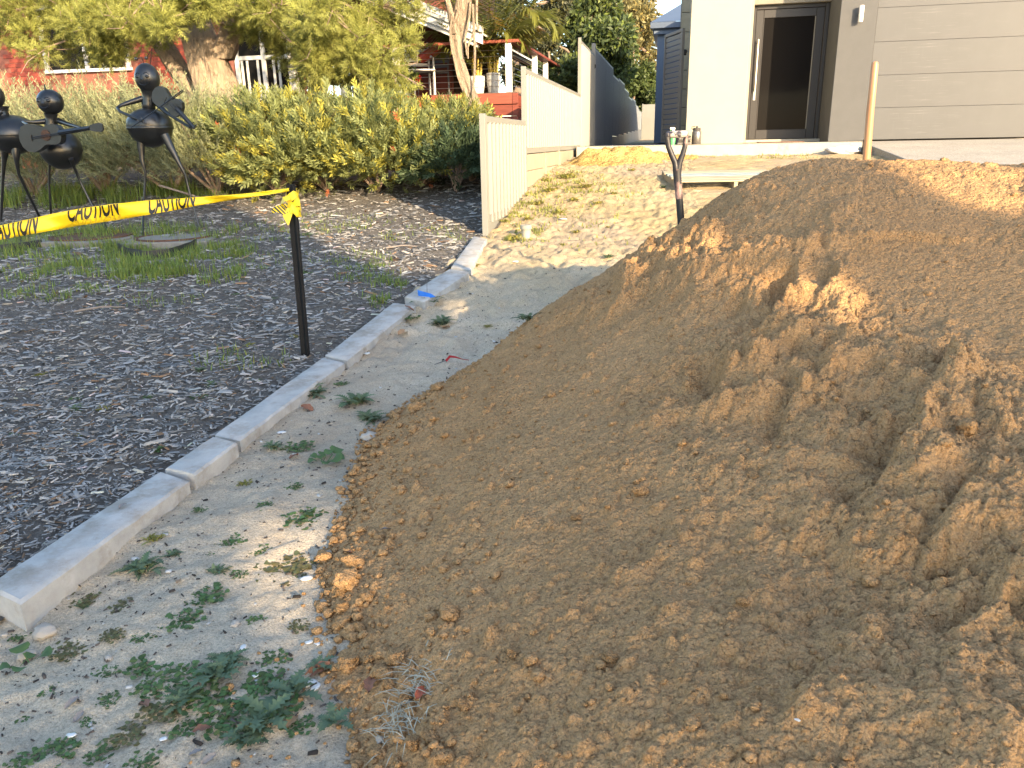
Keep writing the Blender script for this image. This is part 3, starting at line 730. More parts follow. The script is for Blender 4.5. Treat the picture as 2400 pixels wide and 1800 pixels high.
# ---- wood chips: splinters lying every way on the bed
def mulch_pts(n, x0, x1, y0, y1, p=1.):
    x = rng.uniform(x0, x1, n); y = y0*np.exp(rng.random(n)**p*math.log(y1/y0)); return x, y
chipV = np.array([[-.5, -.5, 0], [.5, -.35, 0], [.5, .4, .0], [-.45, .5, 0], [-.4, -.1, 1], [.42, .05, .9]]); chipF = np.array([[0, 1, 5], [0, 5, 4], [2, 3, 4], [2, 4, 5], [1, 2, 5], [3, 0, 4]])
n = 76000
xa, ya = mulch_pts(n, -1, 1, 1.15, 10.5); xw = 1.2 + ya*.95; x = np.where(ya < 4.6, -1.875, -1.80) - (xa*.5+.5)*xw; y = ya
z = mz(x, y); L = rng.gamma(2.6, .0085, n)*np.clip(1+.16*(y-2.5), .9, 2.2); L = np.clip(L, .012, .16)
W = np.clip(L*rng.uniform(.1, .3, n), .004, .02)
tone = rng.random(n); base = np.stack([.225+.19*tone, .215+.18*tone, .198+.168*tone], 1)
dk = rng.random(n) < .38; base[dk] *= .5
pale = rng.random(n) < .03; base[pale] = np.stack([.50+.1*rng.random(pale.sum()), .43+.1*rng.random(pale.sum()), .35+.08*rng.random(pale.sum())], 1)
tan_ = rng.random(n) < .08; base[tan_] = np.array([.22, .14, .085])*rng.uniform(.7, 1.3, (tan_.sum(), 1))
R = rotz(rng.normal(.25, 1.0, n)) @ rotx(rng.normal(0, .35, n)) @ roty(rng.normal(0, .18, n))
chips = scatter_mesh('wood_chips', chipV, chipF, np.stack([x, y, z+.004+rng.random(n)*.008], 1), R, np.stack([L, W, W*.55], 1), M_TINT, base); tag(chips, 'grey weathered wood chip mulch covering the garden bed', 'mulch', kind='stuff')
# ---- flecks of bark, shell and grit on the bare sand
n = 5200
x = rng.uniform(-1.72, .3, n); y = .95*np.exp(rng.random(n)*math.log(7/.95)); z = surf(x, y); ok = z < gd(x, y)+.004; x, y, z = x[ok], y[ok], z[ok]; n = len(x)
kd = (perlin(x*2.2, y*2.2, 5)+.35 > rng.random(n)*.9) | (rng.random(n) < .35); x, y, z = x[kd], y[kd], z[kd]; n = len(x)
wh = rng.random(n) < .05; col = np.array([.055, .045, .038])*rng.uniform(.6, 2.6, (n, 1)); col[wh] = np.array([.55, .53, .49])*rng.uniform(.7, 1.1, (wh.sum(), 1))
L = rng.gamma(2.2, .0028, n)+.003; L[wh] *= 1.2
fl = scatter_mesh('litter_flecks', chipV, chipF, np.stack([x, y, z+.001], 1), rotz(rng.uniform(0, 6.3, n)), np.stack([L, L*np.where(wh, .7, rng.uniform(.2, .6, n)), L*.35], 1), M_LIT, col); tag(fl, 'tiny flecks of bark, grit and shell strewn over the sand', 'litter', kind='stuff')
# ---- grass
bladeV = np.array([[-.5, 0, 0], [.5, 0, 0], [.35, .12, .55], [-.35, .12, .55], [0, .5, 1.]]); bladeF3 = np.array([[0, 1, 2], [0, 2, 3], [3, 2, 4]])
M_GRASS = leafmat('lawn_grass', (.17, .235, .06), .45)
def grass_patch(cx, cy, rx, ry, n, hgt):
    r = np.sqrt(rng.random(n)); a = rng.uniform(0, 6.28, n); return np.stack([cx+rx*r*np.cos(a), cy+ry*r*np.sin(a), np.full(n, hgt)], 1)
PT = []
for px, py, rx, ry, n, hh in ((400, 600, .85, .5, 2000, .09), (330, 640, .7, .35, 1900, .10), (240, 640, .6, .35, 1300, .09), (420, 655, .6, .3, 1200, .09), (150, 600, .9, .4, 2000, .11), (60, 560, 1., .6, 2400, .14), (310, 560, .5, .5, 1200, .12), (30, 480, 1.3, .5, 2600, .20),
                              (330, 470, .8, .4, 1600, .24), (480, 470, .5, .25, 500, .16), (190, 470, .6, .4, 900, .22), (470, 560, .4, .4, 700, .1), (480, 600, .5, .3, 800, .09), (60, 650, .7, .3, 900, .07), (130, 700, .5, .2, 500, .06), (900, 690, .25, .25, 700, .07), (870, 650, .3, .3, 500, .05), (935, 700, .2, .3, 500, .07), (600, 560, .8, .5, 700, .05),
                              (760, 530, .8, .5, 900, .045), (1000, 560, .5, .4, 500, .04), (650, 620, .6, .4, 500, .05), (820, 620, .4, .4, 400, .05), (300, 700, .6, .3, 400, .05), (560, 860, .3, .2, 150, .06)):
    c = hit(px, py); PT.append(grass_patch(c[0], c[1], rx, ry, n, hh))
PT = np.concatenate(PT); PT = PT[PT[:, 0] < -1.9]; PT = PT[fbm(PT[:, 0], PT[:, 1], .35, 2, 201)+.55*(rng.random(len(PT))-.5) > -.05]; n = len(PT); hh = PT[:, 2]*rng.uniform(.45, 1.2, n)
pos = np.stack([PT[:, 0], PT[:, 1], mz(PT[:, 0], PT[:, 1])-.004], 1)
tt = rng.uniform(.65, 1.35, (n, 1))*np.ones((1, 3)); yel = rng.random(n) < .15; tt[yel] *= np.array([1.5, 1.15, .9])
gr = scatter_mesh('grass', bladeV, bladeF3, pos, rotz(rng.uniform(0, 6.3, n)) @ rotx(rng.normal(0, .3, n)), np.stack([.006+.02*hh, hh*.8, hh], 1), M_GRASS, tt); tag(gr, 'short bright green grass growing through the mulch round the sculptures', 'grass', kind='stuff')
# ---- weeds
M_WEED = leafmat('weed_leaf', (.085, .15, .055), .3, .6); M_WEEDG = leafmat('weed_leaf_grey', (.12, .175, .10), .25, .7); M_WEEDY = leafmat('weed_leaf_yellow', (.30, .31, .09), .5, .6)
M_WEEDM = leafmat('weed_leaf_brown', (.13, .13, .06), .25, .7)
def leaf_lobed(n=5, w=.34, droop=.25):
    """lobed leaf along +y, length 1"""
    L = []; Rr = []
    ys = np.linspace(.12, 1, n*2+1)
    for i, y in enumerate(ys):
        ww = (w if i % 2 == 0 else w*.38)*math.sin(math.pi*(.15+.8*y))**.7
        if i == len(ys)-1: ww = .02
        L.append((-ww, y + (.05 if i % 2 == 0 else 0))); Rr.append((ww, y + (.05 if i % 2 == 0 else 0)))
    V = []; F = []
    V += [(-.015, 0, 0), (.015, 0, 0)]
    for (a, b), (c, d) in zip(L, Rr):
        zz = .18*math.sin(b*2.6) - droop*b*b*.6
        V += [(a, b, zz+.05*abs(a)/w), (0, b, zz-.02), (c, d, zz+.05*abs(c)/w)]
    F += [(0, 3, 2), (0, 1, 3), (1, 4, 3)]
    m = len(L)
    for i in range(m-1):
        a = 2+i*3; F += [(a, a+1, a+4), (a, a+4, a+3), (a+1, a+2, a+5), (a+1, a+5, a+4)]
    return np.array(V), np.array(F)
def leaf_round(w=.42):
    V = [(-.02, 0, 0), (.02, 0, 0), (-.03, .42, .12), (.03, .42, .12)]; F = [(0, 1, 3), (0, 3, 2)]
    c = len(V); V.append((0, .72, .13)); k = 10
    for i in range(k):
        a = -math.pi/2 + 2*math.pi*i/k; r = w*(.72 + .1*math.cos(2*a))
        V.append((r*math.cos(a), .72 + r*.8*math.sin(a), .13 + .06*math.cos(2*a) - .08*(math.sin(a) > .5)))
    for i in range(k): F.append((c, c+1+i, c+1+(i+1) % k))
    return np.array(V), np.array(F)
LEAFS = {'lobed': leaf_lobed(5, .30), 'feather': leaf_lobed(7, .20), 'round': leaf_round(), 'clover': leaf_round(.5)}
def joinleaf(kind, R, n, rise=.35, jitter=.3, spread=0.):
    tv, tf = LEAFS[kind]; out = []; ff = []; cc = []; b = 0
    for i in range(n):
        a = i*2.39996 + random.uniform(-.3, .3); l = R*random.uniform(.5, 1.05); e = random.uniform(.05, rise)
        v = tv*l; ce, se = math.cos(e), math.sin(e)
        v = np.stack([v[:, 0], v[:, 1]*ce - v[:, 2]*se, v[:, 1]*se + v[:, 2]*ce], 1)
        ca, sa = math.cos(a), math.sin(a); v = np.stack([v[:, 0]*ca - v[:, 1]*sa, v[:, 0]*sa + v[:, 1]*ca, v[:, 2]], 1)
        if spread:
            q_ = spread*1.45*math.sqrt(i/n); v = v + np.array([q_*math.cos(i*2.39996*1.7), q_*math.sin(i*2.39996*1.7), random.uniform(0, .15)*R])
        out.append(v); ff.append(tf+b); b += len(v); cc.append(np.repeat((random.uniform(.6, 1.35)*np.array([[1+random.uniform(-.1, .25), 1, .9]])), len(v), 0))
    return np.concatenate(out), np.concatenate(ff), np.concatenate(cc)
weed_me = {}
for kind, leaf, n, mt, sp in (('clover', 'clover', 80, M_WEED, .40), ('feather', 'feather', 30, M_WEEDG, .26), ('tuft', 'lobed', 16, M_WEED, .12), ('yellow', 'feather', 34, M_WEEDY, .42), ('mat', 'clover', 95, M_WEEDM, .42)):
    for k in range(3):
        v, f, c = joinleaf(leaf, .30 if kind in ('clover', 'mat') else .75, n, .7 if kind != 'mat' else .4, spread=sp); 
        if kind in ('clover', 'mat'): v = v*np.array([1, 1, .9])
        weed_me[kind, k] = npmesh('weed', v, f, mt, True, c)
leaf_me = {}
for kind in ('lobed', 'round', 'feather'):
    v, f = LEAFS[kind]; leaf_me[kind] = npmesh('leaf', v, f, M_WEEDG if kind == 'lobed' else M_WEED, True, np.ones((len(v), 3))*random.uniform(.9, 1.1))
def ground_any(x, y): return np.where(np.asarray(x) < -1.88, mz(x, y), surf(x, y))
WD = [('feather', 735, 925, 42), ('feather', 832, 945, 46), ('feather', 872, 985, 42), ('clover', 700, 1050, 44), ('clover', 712, 1215, 62), ('mat', 670, 1335, 78), ('feather', 335, 1335, 58), ('clover', 545, 1268, 42), ('mat', 195, 1405, 40), ('mat', 292, 1422, 40), ('clover', 480, 1400, 62), ('clover', 430, 1455, 58), ('feather', 512, 1340, 30), ('clover', 18, 1438, 26), ('mat', 160, 1525, 52), ('clover', 45, 1492, 28), ('clover', 350, 1560, 62), ('clover', 420, 1590, 70), ('feather', 530, 1560, 60), ('clover', 560, 1650, 70), ('clover', 620, 1600, 66), ('clover', 480, 1640, 70), ('clover', 660, 1660, 60), ('feather', 600, 1720, 60), ('clover', 520, 1700, 60), ('clover', 360, 1610, 56), ('clover', 700, 1700, 50), ('feather', 430, 1640, 55), ('mat', 390, 1660, 66), ('clover', 440, 1700, 60), ('feather', 200, 1420, 26), ('clover', 210, 1690, 26), ('clover', 140, 1760, 62), ('clover', 220, 1770, 55), ('clover', 60, 1785, 46), ('mat', 300, 1725, 50), ('clover', 335, 1785, 46), ('yellow', 575, 1135, 18), ('yellow', 360, 1265, 24), ('clover', 470, 1195, 22), ('feather', 1000, 710, 40), ('feather', 1035, 760, 36), ('clover', 960, 745, 34), ('yellow', 1145, 765, 12), ('feather', 1240, 750, 34), ('feather', 880, 760, 20), ('clover', 120, 1620, 34), ('clover', 60, 1690, 36), ('clover', 255, 1640, 34), ('mat', 262, 1490, 34), ('clover', 600, 1455, 30), ('clover', 645, 1545, 44), ('clover', 335, 1495, 36), ('clover', 560, 1345, 28), ('feather', 410, 1300, 26), ('clover', 622, 1185, 26), ('clover', 690, 1140, 26), ('clover', 480, 1300, 24), ('mat', 700, 1465, 30), ('clover', 250, 1580, 40), ('clover', 610, 1290, 30), ('feather', 640, 1050, 26), ('clover', 800, 900, 22), ('feather', 770, 880, 24)]
for i, (k, px, py, r) in enumerate(WD):
    p = hit(px, py, ground_any, st=.004); R = r/FPX*float((p-EYE)@FWD)
    o = link('weed', weed_me[k, i % 3], None, Vector((p[0], p[1], float(ground_any(p[0], p[1]))-.003))); o.scale = (R*1.25, R*1.25, R); o.rotation_euler = (0, 0, random.random()*6.28)
    near = 'beside the concrete edging' if p[0] < -1.35 else 'beside the toe of the mound' if p[0] > -1.02 and py < 1500 else 'in the dense patch of weeds' if (300 < px < 760 and py > 1520) else 'on open sand between edging and mound'
    lab = {'clover': 'small round-leaved green weed '+near, 'mat': 'flat brownish weed mat '+near, 'feather': 'feathery grey-green weed '+near, 'yellow': 'tiny yellow-green seedling weed '+near}[k]
    tag(o, lab, 'weed', {'clover': 'round-leaved weeds in the sand', 'mat': 'weed mats on the sand', 'feather': 'feathery weeds near the edging', 'yellow': 'seedling weeds in the sand'}[k]+' '+near)
# weeds in the mulch and on the sunlit lot
WD2 = None
WM = [('tuft', 372, 1058, 30), ('yellow', 240, 960, 22), ('clover', 175, 935, 30), ('feather', 180, 960, 26), ('clover', 465, 930, 34), ('feather', 500, 905, 28), ('yellow', 585, 812, 20), ('yellow', 190, 1020, 16), ('clover', 350, 930, 26), ('clover', 720, 640, 34), ('clover', 660, 590, 26), ('clover', 110, 1010, 22), ('feather', 470, 870, 24), ('clover', 30, 1020, 24), ('yellow', 95, 880, 18), ('clover', 600, 890, 26), ('clover', 730, 550, 30), ('clover', 690, 560, 26), ('clover', 640, 700, 20), ('clover', 550, 690, 22), ('yellow', 690, 790, 16)]
WL = [('yellow', 1200, 565, 34), ('yellow', 1330, 418, 30), ('yellow', 1290, 448, 26), ('yellow', 1370, 440, 26), ('yellow', 1260, 480, 22), ('yellow', 1310, 500, 24), ('yellow', 1400, 478, 18), ('feather', 1425, 606, 20), ('yellow', 1185, 520, 20), ('yellow', 1240, 515, 18), ('yellow', 1350, 545, 16), ('yellow', 1225, 410, 16), ('yellow', 1428, 533, 10), ('yellow', 1440, 455, 14), ('yellow', 1110, 625, 20), ('yellow', 1345, 470, 20), ('yellow', 1280, 425, 18), ('feather', 1555, 440, 14), ('yellow', 1480, 400, 14), ('yellow', 1320, 575, 12)]
for i, (k, px, py, r) in enumerate(WM+WL):
    p = hit(px, py, ground_any, st=.005); R = r/FPX*float((p-EYE)@FWD)
    o = link('weed', weed_me[k, i % 3], None, Vector((p[0], p[1], float(ground_any(p[0], p[1]))-.003))); k_ = .95; o.scale = (R*k_, R*k_, R*k_); o.rotation_euler = (0, 0, random.random()*6.28)
    if i < len(WM): far_ = 'beside the stake and edging' if px > 480 and py > 780 else 'near the grass and lids' if py < 780 else 'near the end of the edging'; tag(o, 'small green weed poking up through the mulch '+far_, 'weed', 'weeds in the mulch '+far_)
    else: far_ = 'beside the steel fence' if px < 1300 and py < 570 else 'near the shovel' if px > 1400 else 'at the edge of the shade' if py > 500 else 'in front of the yellow sand heap'; tag(o, 'low yellow-green weed on the open lot '+far_, 'weed', 'weeds on the open lot '+far_)
# thin green fringe of seedlings on the sunlit lot
PT = []
for px, py, rx, ry, n in ((1325, 420, .5, .7, 700), (1290, 450, .4, .5, 500), (1370, 440, .5, .6, 500), (1215, 560, .3, .4, 350), (1250, 500, .35, .6, 500), (1320, 520, .6, .5, 300), (1420, 470, .5, .5, 200), (1240, 420, .25, .8, 450), (1190, 500, .2, .7, 400), (1600, 372, .8, .5, 250), (1850, 370, .7, .4, 250), (1350, 575, .6, .4, 120)):
    c = hit(px, py); PT.append(grass_patch(c[0], c[1], rx, ry, n, .045))
PT = np.concatenate(PT); PT = PT[(PT[:, 0] > -1.74) & (PT[:, 1] < 13.8)]; PT = PT[fbm(PT[:, 0], PT[:, 1], .3, 2, 211)+.5*(rng.random(len(PT))-.5) > .0]; n = len(PT); hh = PT[:, 2]*rng.uniform(.4, 1.3, n)
pos = np.stack([PT[:, 0], PT[:, 1], gd(PT[:, 0], PT[:, 1])-.003], 1)
o = scatter_mesh('seedlings', bladeV, bladeF3, pos, rotz(rng.uniform(0, 6.3, n)) @ rotx(rng.normal(.5, .4, n)), np.stack([.012+.1*hh, hh*.9, hh*.8], 1), M_WEEDY, rng.uniform(.7, 1.2, (n, 1))*np.ones((1, 3))); tag(o, 'thin scatter of yellow-green seedlings on the sunlit lot by the fence', 'seedlings', kind='stuff')
# large-leaved weeds: each leaf is its own part
BIG = [('round', 760, 1085, 52, 9, 'broad-leaved dark green weed with oval leaves beside the toe of the sand'), ('lobed', 620, 1690, 70, 13, 'large grey-green lobed weed in the thickest patch of weeds'), ('lobed', 690, 1625, 62, 12, 'grey-green lobed weed beside the white paper scrap'), ('lobed', 778, 1700, 52, 10, 'grey-green lobed weed rosette beside the dried grass'), ('lobed', 505, 1590, 62, 12, 'lobed weed among round-leaved weeds'), ('round', 70, 1562, 62, 5, 'broad smooth-leaved weed beside a pale pebble'), ('lobed', 745, 1568, 40, 8, 'upright pale green lobed weed against a dead leaf'), ('lobed', 575, 1740, 52, 10, 'lobed weed above two curled dry leaves')]
for kind, px, py, r, n, lab in BIG:
    p = hit(px, py, surf, st=.004); R = r/FPX*float((p-EYE)@FWD)
    T = thing('broadleaf_weed', lab, 'weed', (p[0], p[1], float(surf(p[0], p[1]))))
    for i in range(n):
        o = link('leaf', leaf_me[kind], T); s = R*random.uniform(.7, 1.15); o.scale = (s*random.uniform(.8, 1.1), s, s); o.rotation_euler = (random.uniform(.05, .55), random.uniform(-.2, .2), i*2.39996+random.uniform(-.3, .3)); o.location = (random.gauss(0, R*.12), random.gauss(0, R*.12), .002+.002*i/n)
# ---- dry leaves, pebbles, scraps
def drymesh(k):
    n = 9; V = []; F = []
    for i in range(n):
        y = i/(n-1); w = .26*math.sin(math.pi*min(1, .06+.94*y))**.8*(1+.25*math.sin(i*2.1+k)); c = .22*math.sin(y*2.8+k*.7)
        V += [(-w, y-.5, c*.6+.16*w*4*.3), (0, y-.5, c*.6-.03), (w, y-.5, c*.6+.10)]
    for i in range(n-1):
        a = i*3; F += [(a, a+1, a+4, a+3), (a+1, a+2, a+5, a+4)]
    return np.array(V), np.array(F)
dry_m = [simple('dry_leaf_brown', (.20, .085, .045), .7, .3, 14), simple('dry_leaf_tan', (.34, .20, .10), .7, .25, 14), simple('dry_leaf_grey', (.22, .19, .17), .8, .2, 14), simple('dry_leaf_red', (.33, .075, .03), .6, .3, 14)]
dry_me = {}
for k in range(3):
    v, f = drymesh(k)
    for j, m in enumerate(dry_m): dry_me[k, j] = npmesh('dry_leaf', v, f, m, True)
DL = [(985, 1632, 24, 3, 'orange-red dry leaf lying on the dried grass'), (868, 1612, 26, 0, 'large curled brown leaf at the toe of the sand'), (745, 1578, 30, 0, 'long reddish curled leaf under the upright weed'), (685, 1700, 22, 1, 'folded yellow-brown leaf among grey-green weeds'), (475, 1715, 22, 0, 'brown leaf under the weed patch'), (340, 1655, 20, 0, 'dark brown leaf at the edge of the weed patch'), (720, 962, 18, 0, 'brown leaf in a hollow beside the edging'), (420, 1368, 12, 1, 'small tan leaf on open sand'), (490, 1785, 18, 2, 'slim grey gum leaf on the sand'), (460, 1770, 16, 2, 'pale grey gum leaf on the sand'), (170, 1655, 18, 2, 'grey-green fallen leaf on the sand'), (185, 1685, 16, 2, 'grey fallen leaf near a weed'), (815, 1300, 14, 0, 'dark leaf beside orange clods'), (905, 1245, 12, 2, 'grey leaf on the toe of the sand'), (1045, 770, 12, 1, 'tan leaf on the trampled sand'), (945, 785, 18, 1, 'bundle of pale dry leaf near the edging'), (200, 700, 12, 1, 'tan leaf among the grass'), (960, 725, 12, 0, 'rust-brown leaf on the edging joint'), (690, 1075, 16, 0, 'brown leaf under the broad-leaved weed'), (288, 1190, 12, 2, 'dry leaf lying on top of the edging block')]
for i, (px, py, r, j, lab) in enumerate(DL):
    p = hit(px, py, ground_any, st=.004); R = 2*r/FPX*float((p-EYE)@FWD); z = float(ground_any(p[0], p[1]))
    if lab.endswith('edging block') or 'edging joint' in lab: p = hit(px, py, kz, .0, st=.003); z = float(kz(p[0], p[1]))
    o = link('dry_leaf', dry_me[i % 3, j], None, Vector((p[0], p[1], z+.03*R+.004))); o.scale = (R, R, R); o.rotation_euler = (random.uniform(-.15, .15), random.uniform(-.2, .2), random.random()*6.28); tag(o, lab, 'leaf')
M_PEB = simple('pale_pebble', (.40, .35, .29), .8, .12, 20, .3, 200); M_SHELL = simple('white_scrap', (.62, .61, .58), .6, .05, 20)
peb_me = npmesh('pebble', CL[1][0], CL[1][1], M_PEB, True); scr_me = npmesh('white_scrap', CL[4][0]*np.array([1, .7, .22]), CL[4][1], M_SHELL, False)
for i, (px, py, r, k, lab) in enumerate([(105, 1487, 20, 0, 'pinkish flat stone on the open sand'), (62, 1540, 14, 0, 'round pale pebble among weed leaves'), (12, 1492, 6, 0, 'tiny pale pebble near the edging end'), (72, 1465, 6, 0, 'small cream pebble near the edging end'), (865, 1027, 14, 0, 'cream stone touching the toe of the sand'), (552, 1465, 9, 0, 'grey stone beside the light patch'), (725, 1605, 16, 1, 'white crumpled paper scrap among grey-green weeds'), (740, 1612, 12, 1, 'white scrap stuck beside another scrap in the weeds'), (600, 1585, 9, 1, 'small white chip above the weed patch'), (600, 1600, 8, 1, 'small white chip beside the weed patch'), (725, 1508, 8, 1, 'flat white chip near the orange clods'), (745, 1510, 8, 1, 'flat white shell chip near the orange clods'), (718, 1358, 12, 1, 'white shell on the clover weed'), (495, 1408, 10, 1, 'white feather-like chip on a weed'), (168, 1727, 10, 1, 'white chip between two weeds'), (570, 1520, 9, 1, 'white triangular chip on grey sand'), (255, 1545, 7, 0, 'white round pebble on open sand'), (660, 1015, 9, 1, 'white chip beside the edging weeds'), (1320, 515, 10, 1, 'white paper piece on the sunlit lot'), (1208, 615, 9, 1, 'pale plastic piece at the edge of the shade'), (383, 1734, 8, 1, 'white chip under the weeds'), (860, 830, 8, 1, 'white chip on trampled sand'), (890, 1738, 8, 0, 'white pebble on damp soil'), (1868, 1690, 7, 1, 'tiny white plastic shred on the mound')]):
    p = hit(px, py, surf, st=.004); R = r/FPX*float((p-EYE)@FWD)
    o = link('pebble' if k == 0 else 'white_scrap', peb_me if k == 0 else scr_me, None, Vector((p[0], p[1], float(surf(p[0], p[1]))+R*.2))); o.scale = (R*1.25, R*1.25, R); o.rotation_euler = (0, 0, random.random()*6); tag(o, lab, 'stone' if k == 0 else 'scrap')
# dried grass tuft at the toe
p0 = hit(960, 1660, surf); n = 190
aa = rng.uniform(0, 6.28, n); st_ = MB()
for i in range(n):
    l = random.uniform(.03, .075); a = aa[i]; q = np.array([p0[0]+random.gauss(0, .022), p0[1]+random.gauss(0, .05), 0]); q[2] = float(surf(q[0], q[1]))
    d = np.array([math.cos(a), math.sin(a), 0]); e = random.uniform(.1, .6)
    m_ = q + d*l*.5 + np.array([0, 0, l*e*.5]); t_ = q + d*l + np.array([0, 0, l*e*.35])
    sd = np.array([-d[1], d[0], 0])*.0011
    st_.add([q-sd, q+sd, m_+sd, m_-sd, t_], [(0, 1, 2, 3), (3, 2, 4)])
o = st_.build('dried_grass', simple('straw', (.42, .38, .28), .8, .2, 30), None, origin=tuple(map(float, p0))); tag(o, 'tuft of pale dried grass half buried at the toe of the sand', 'dried grass')
# ================================================================== ANT SCULPTURES
M_ANT = simple('black_painted_steel', (.011, .012, .014), .30, .3, 6, .12, 14, spec=.6, bdist=.02)
def zdep(Y, px, py): return float((atY(px, py, Y)-EYE)@FWD)
def ant(name, label, Y, base):
    T = thing(name, label, 'sculpture', (*base[:2], float(mz(base[0], base[1]))))
    return T
def W_(T, o): o.parent = T; o.location = -T.location; return o
def make_ant(T, Y, head, neck, abdomen, legs, arms, antennae, tilt=0, look=0):
    k = zdep(Y, *head[:2])/FPX
    A = lambda p, d=0.: atY(p[0], p[1], Y+d)
    hc = A(head); hr = head[2]*k; hz = head[3]*k
    Mh = Matrix.Rotation(look, 3, 'Z') @ Matrix.Rotation(tilt, 3, 'X')
    h = MB().ell(hc, (hr, hr*.95, hz), 28, 18).build('head', M_ANT, T, True); h.location = -T.location
    def on(u, v, lift=1.):                                        # point on face: u right, v up in head radii
        d = Vector((u, -math.sqrt(max(.02, 1-u*u-v*v)), v)); d = Vector((d.x*hr, d.y*hr*.95, d.z*hz))*lift; return Vector(tuple(hc)) + Matrix.Rotation(look, 3, 'Z') @ d
    for s in (-1, 1):
        e = MB().ell(on(s*.42, .05, .97), (hr*.20, hr*.12, hr*.13), 14, 8).build('eye', M_ANT, h, True)
        MB().tube([on(s*(.18+.1*i), .22+.1*math.sin(i*.9)) for i in range(5)], hr*.04, 6).build('brow', M_ANT, h, True)
    MB().add([on(-.05, .22), on(.05, .22), on(.13, -.16, 1.03), on(-.13, -.16, 1.03), on(0, -.12, 1.22)], [(0, 1, 4), (1, 2, 4), (2, 3, 4), (3, 0, 4)]).build('nose', M_ANT, h)
    MB().tube([on(-.42+.14*i, -.36-.16*math.sin(math.pi*i/6)) for i in range(7)], hr*.045, 6).build('mouth', M_ANT, h, True)
    MB().tube([(hc[0]-hr*.3, hc[1], hc[2]+hz*.9), (hc[0]+hr*.3, hc[1], hc[2]+hz*.9)], hr*.06, 6).build('antenna_socket', M_ANT, h, True)
    for pts in antennae:
        q = [A(p, (-.05 if i else 0)) for i, p in enumerate(pts)]
        an = MB().tube(q, 1.1*k, 6).ell(q[-1], (3.8*k,)*3, 10, 8).build('antenna', M_ANT, h, True)
    n0, n1, nw = A(neck[0]), A(neck[1]), neck[2]*k
    ax = Vector(tuple(n1-n0)); L = ax.length
    MB().lathe([(nw*.75, 0), (nw*.95, L*.08), (nw*1.0, L*.3), (nw*.8, L*.62), (nw*.9, L*.85), (nw*1.05, L)], 20, n0, ax).build('thorax', M_ANT, T, True).location = -T.location
    ac = A(abdomen); ar = abdomen[2]*k; az = abdomen[3]*k
    pr = [(.02, -1), (.32, -.93), (.62, -.74), (.86, -.42), (.98, -.05), (1, .15), (.95, .42), (.80, .68), (.55, .87), (.25, .98), (.02, 1)]
    MB().lathe([(r*ar, z*az) for r, z in pr], 32, ac, abdomen[4] if len(abdomen) > 4 else (0, 0, 1)).lathe([(ar*1.0, -.015), (ar*1.012, -.008), (ar*1.012, .004), (ar*1.0, .012)], 32, tuple(ac)).build('abdomen', M_ANT, T, True).location = -T.location
    for (pts, rad, ds) in legs:
        q = [A(p, d) for p, d in zip(pts, ds)]
        q[-1] = hit(*pts[-1], mz, -.0) if pts[-1][1] > 500 else q[-1]
        MB().tube(q, [r*k for r in rad], 10).build('leg', M_ANT, T, True).location = -T.location
    for (pts, rad, ds) in arms:
        MB().tube([A(p, d) for p, d in zip(pts, ds)], [r*k for r in rad], 10).build('arm', M_ANT, T, True).location = -T.location
    return k, A
def outline(A, k, a, b, prof, d0, th):
    """flat instrument body: axis pixel a->b, prof=[(t,halfwidth px)]"""
    P0, P1 = A(a, d0), A(b, d0); ax = Vector(tuple(P1-P0)); n = Vector((0, 1, 0)); s = ax.normalized().cross(n).normalized()
    L = [Vector(tuple(P0))+ax*t+s*w*k for t, w in prof] + [Vector(tuple(P0))+ax*t-s*w*k for t, w in prof[::-1]]
    m = len(L); V = [p for p in L]+[p+n*th for p in L]
    return MB().add(V, [tuple(range(m)), tuple(range(m, 2*m))[::-1]]+[(i, m+i, m+(i+1) % m, (i+1) % m) for i in range(m)])
VPROF = [(0, 3), (.03, 12), (.12, 20), (.28, 22.5), (.42, 17), (.52, 13.5), (.62, 15), (.75, 20), (.9, 19), (.98, 10), (1, 3)]
# violin player
YV = 7.5; b = hit(400, 552, mz)
T = ant('ant_sculpture', 'tall black steel ant sculpture playing a violin beside the round lid', YV, b)
k, A = make_ant(T, YV, (345, 183, 28, 33), ((349, 258), (347, 212), 15.5), (352, 300, 52, 45), [([(330, 318), (331, 345), (333, 376), (341, 402), (338, 470), (334, 553)], [10, 9, 5.5, 3., 2.6, 2.6], [-.1, -.1, -.12, -.12, -.1, 0]), ([(386, 316), (400, 345), (417, 378), (434, 410), (446, 458), (469, 540)], [11, 9, 5.5, 3., 2.6, 2.6], [-.1, -.1, -.1, -.08, -.05, 0])],
                [([(334, 231), (308, 239), (283, 247), (275, 253), (282, 262), (305, 272), (336, 284)], [7.5, 6, 4, 3.4, 3.4, 3.4, 3.2], [0, -.08, -.15, -.2, -.24, -.28, -.3]), ([(362, 236), (388, 262), (415, 280), (446, 299)], [7.5, 5, 3.5, 3], [0, -.08, -.14, -.22])],
                [[(352, 152), (356, 114), (343, 136)], [(338, 152), (332, 135), (319, 138)]], 0, .15)
vio = outline(A, k, (358, 214), (424, 262), VPROF, -.26, .05).build('violin', M_ANT, T); vio.location = -T.location
a_, c_ = A((414, 254), -.275), A((456, 300), -.30)
o = MB().tube([a_, c_], [5.5*k, 4*k], 6).build('violin_neck', M_ANT, vio); 
MB().tube([A((400, 240), -.29), A((450, 294), -.31)], .8*k, 5).tube([A((397, 244), -.29), A((447, 297), -.31)], .8*k, 5).tube([A((390, 228), -.29), A((382, 246), -.29)], 1.2*k, 5).build('strings', M_ANT, vio)
for q in ((448, 291), (454, 297)): MB().tube([A((q[0]-7, q[1]+5), -.3), A((q[0]+7, q[1]-5), -.3)], 1.2*k, 6).build('peg', M_ANT, vio)
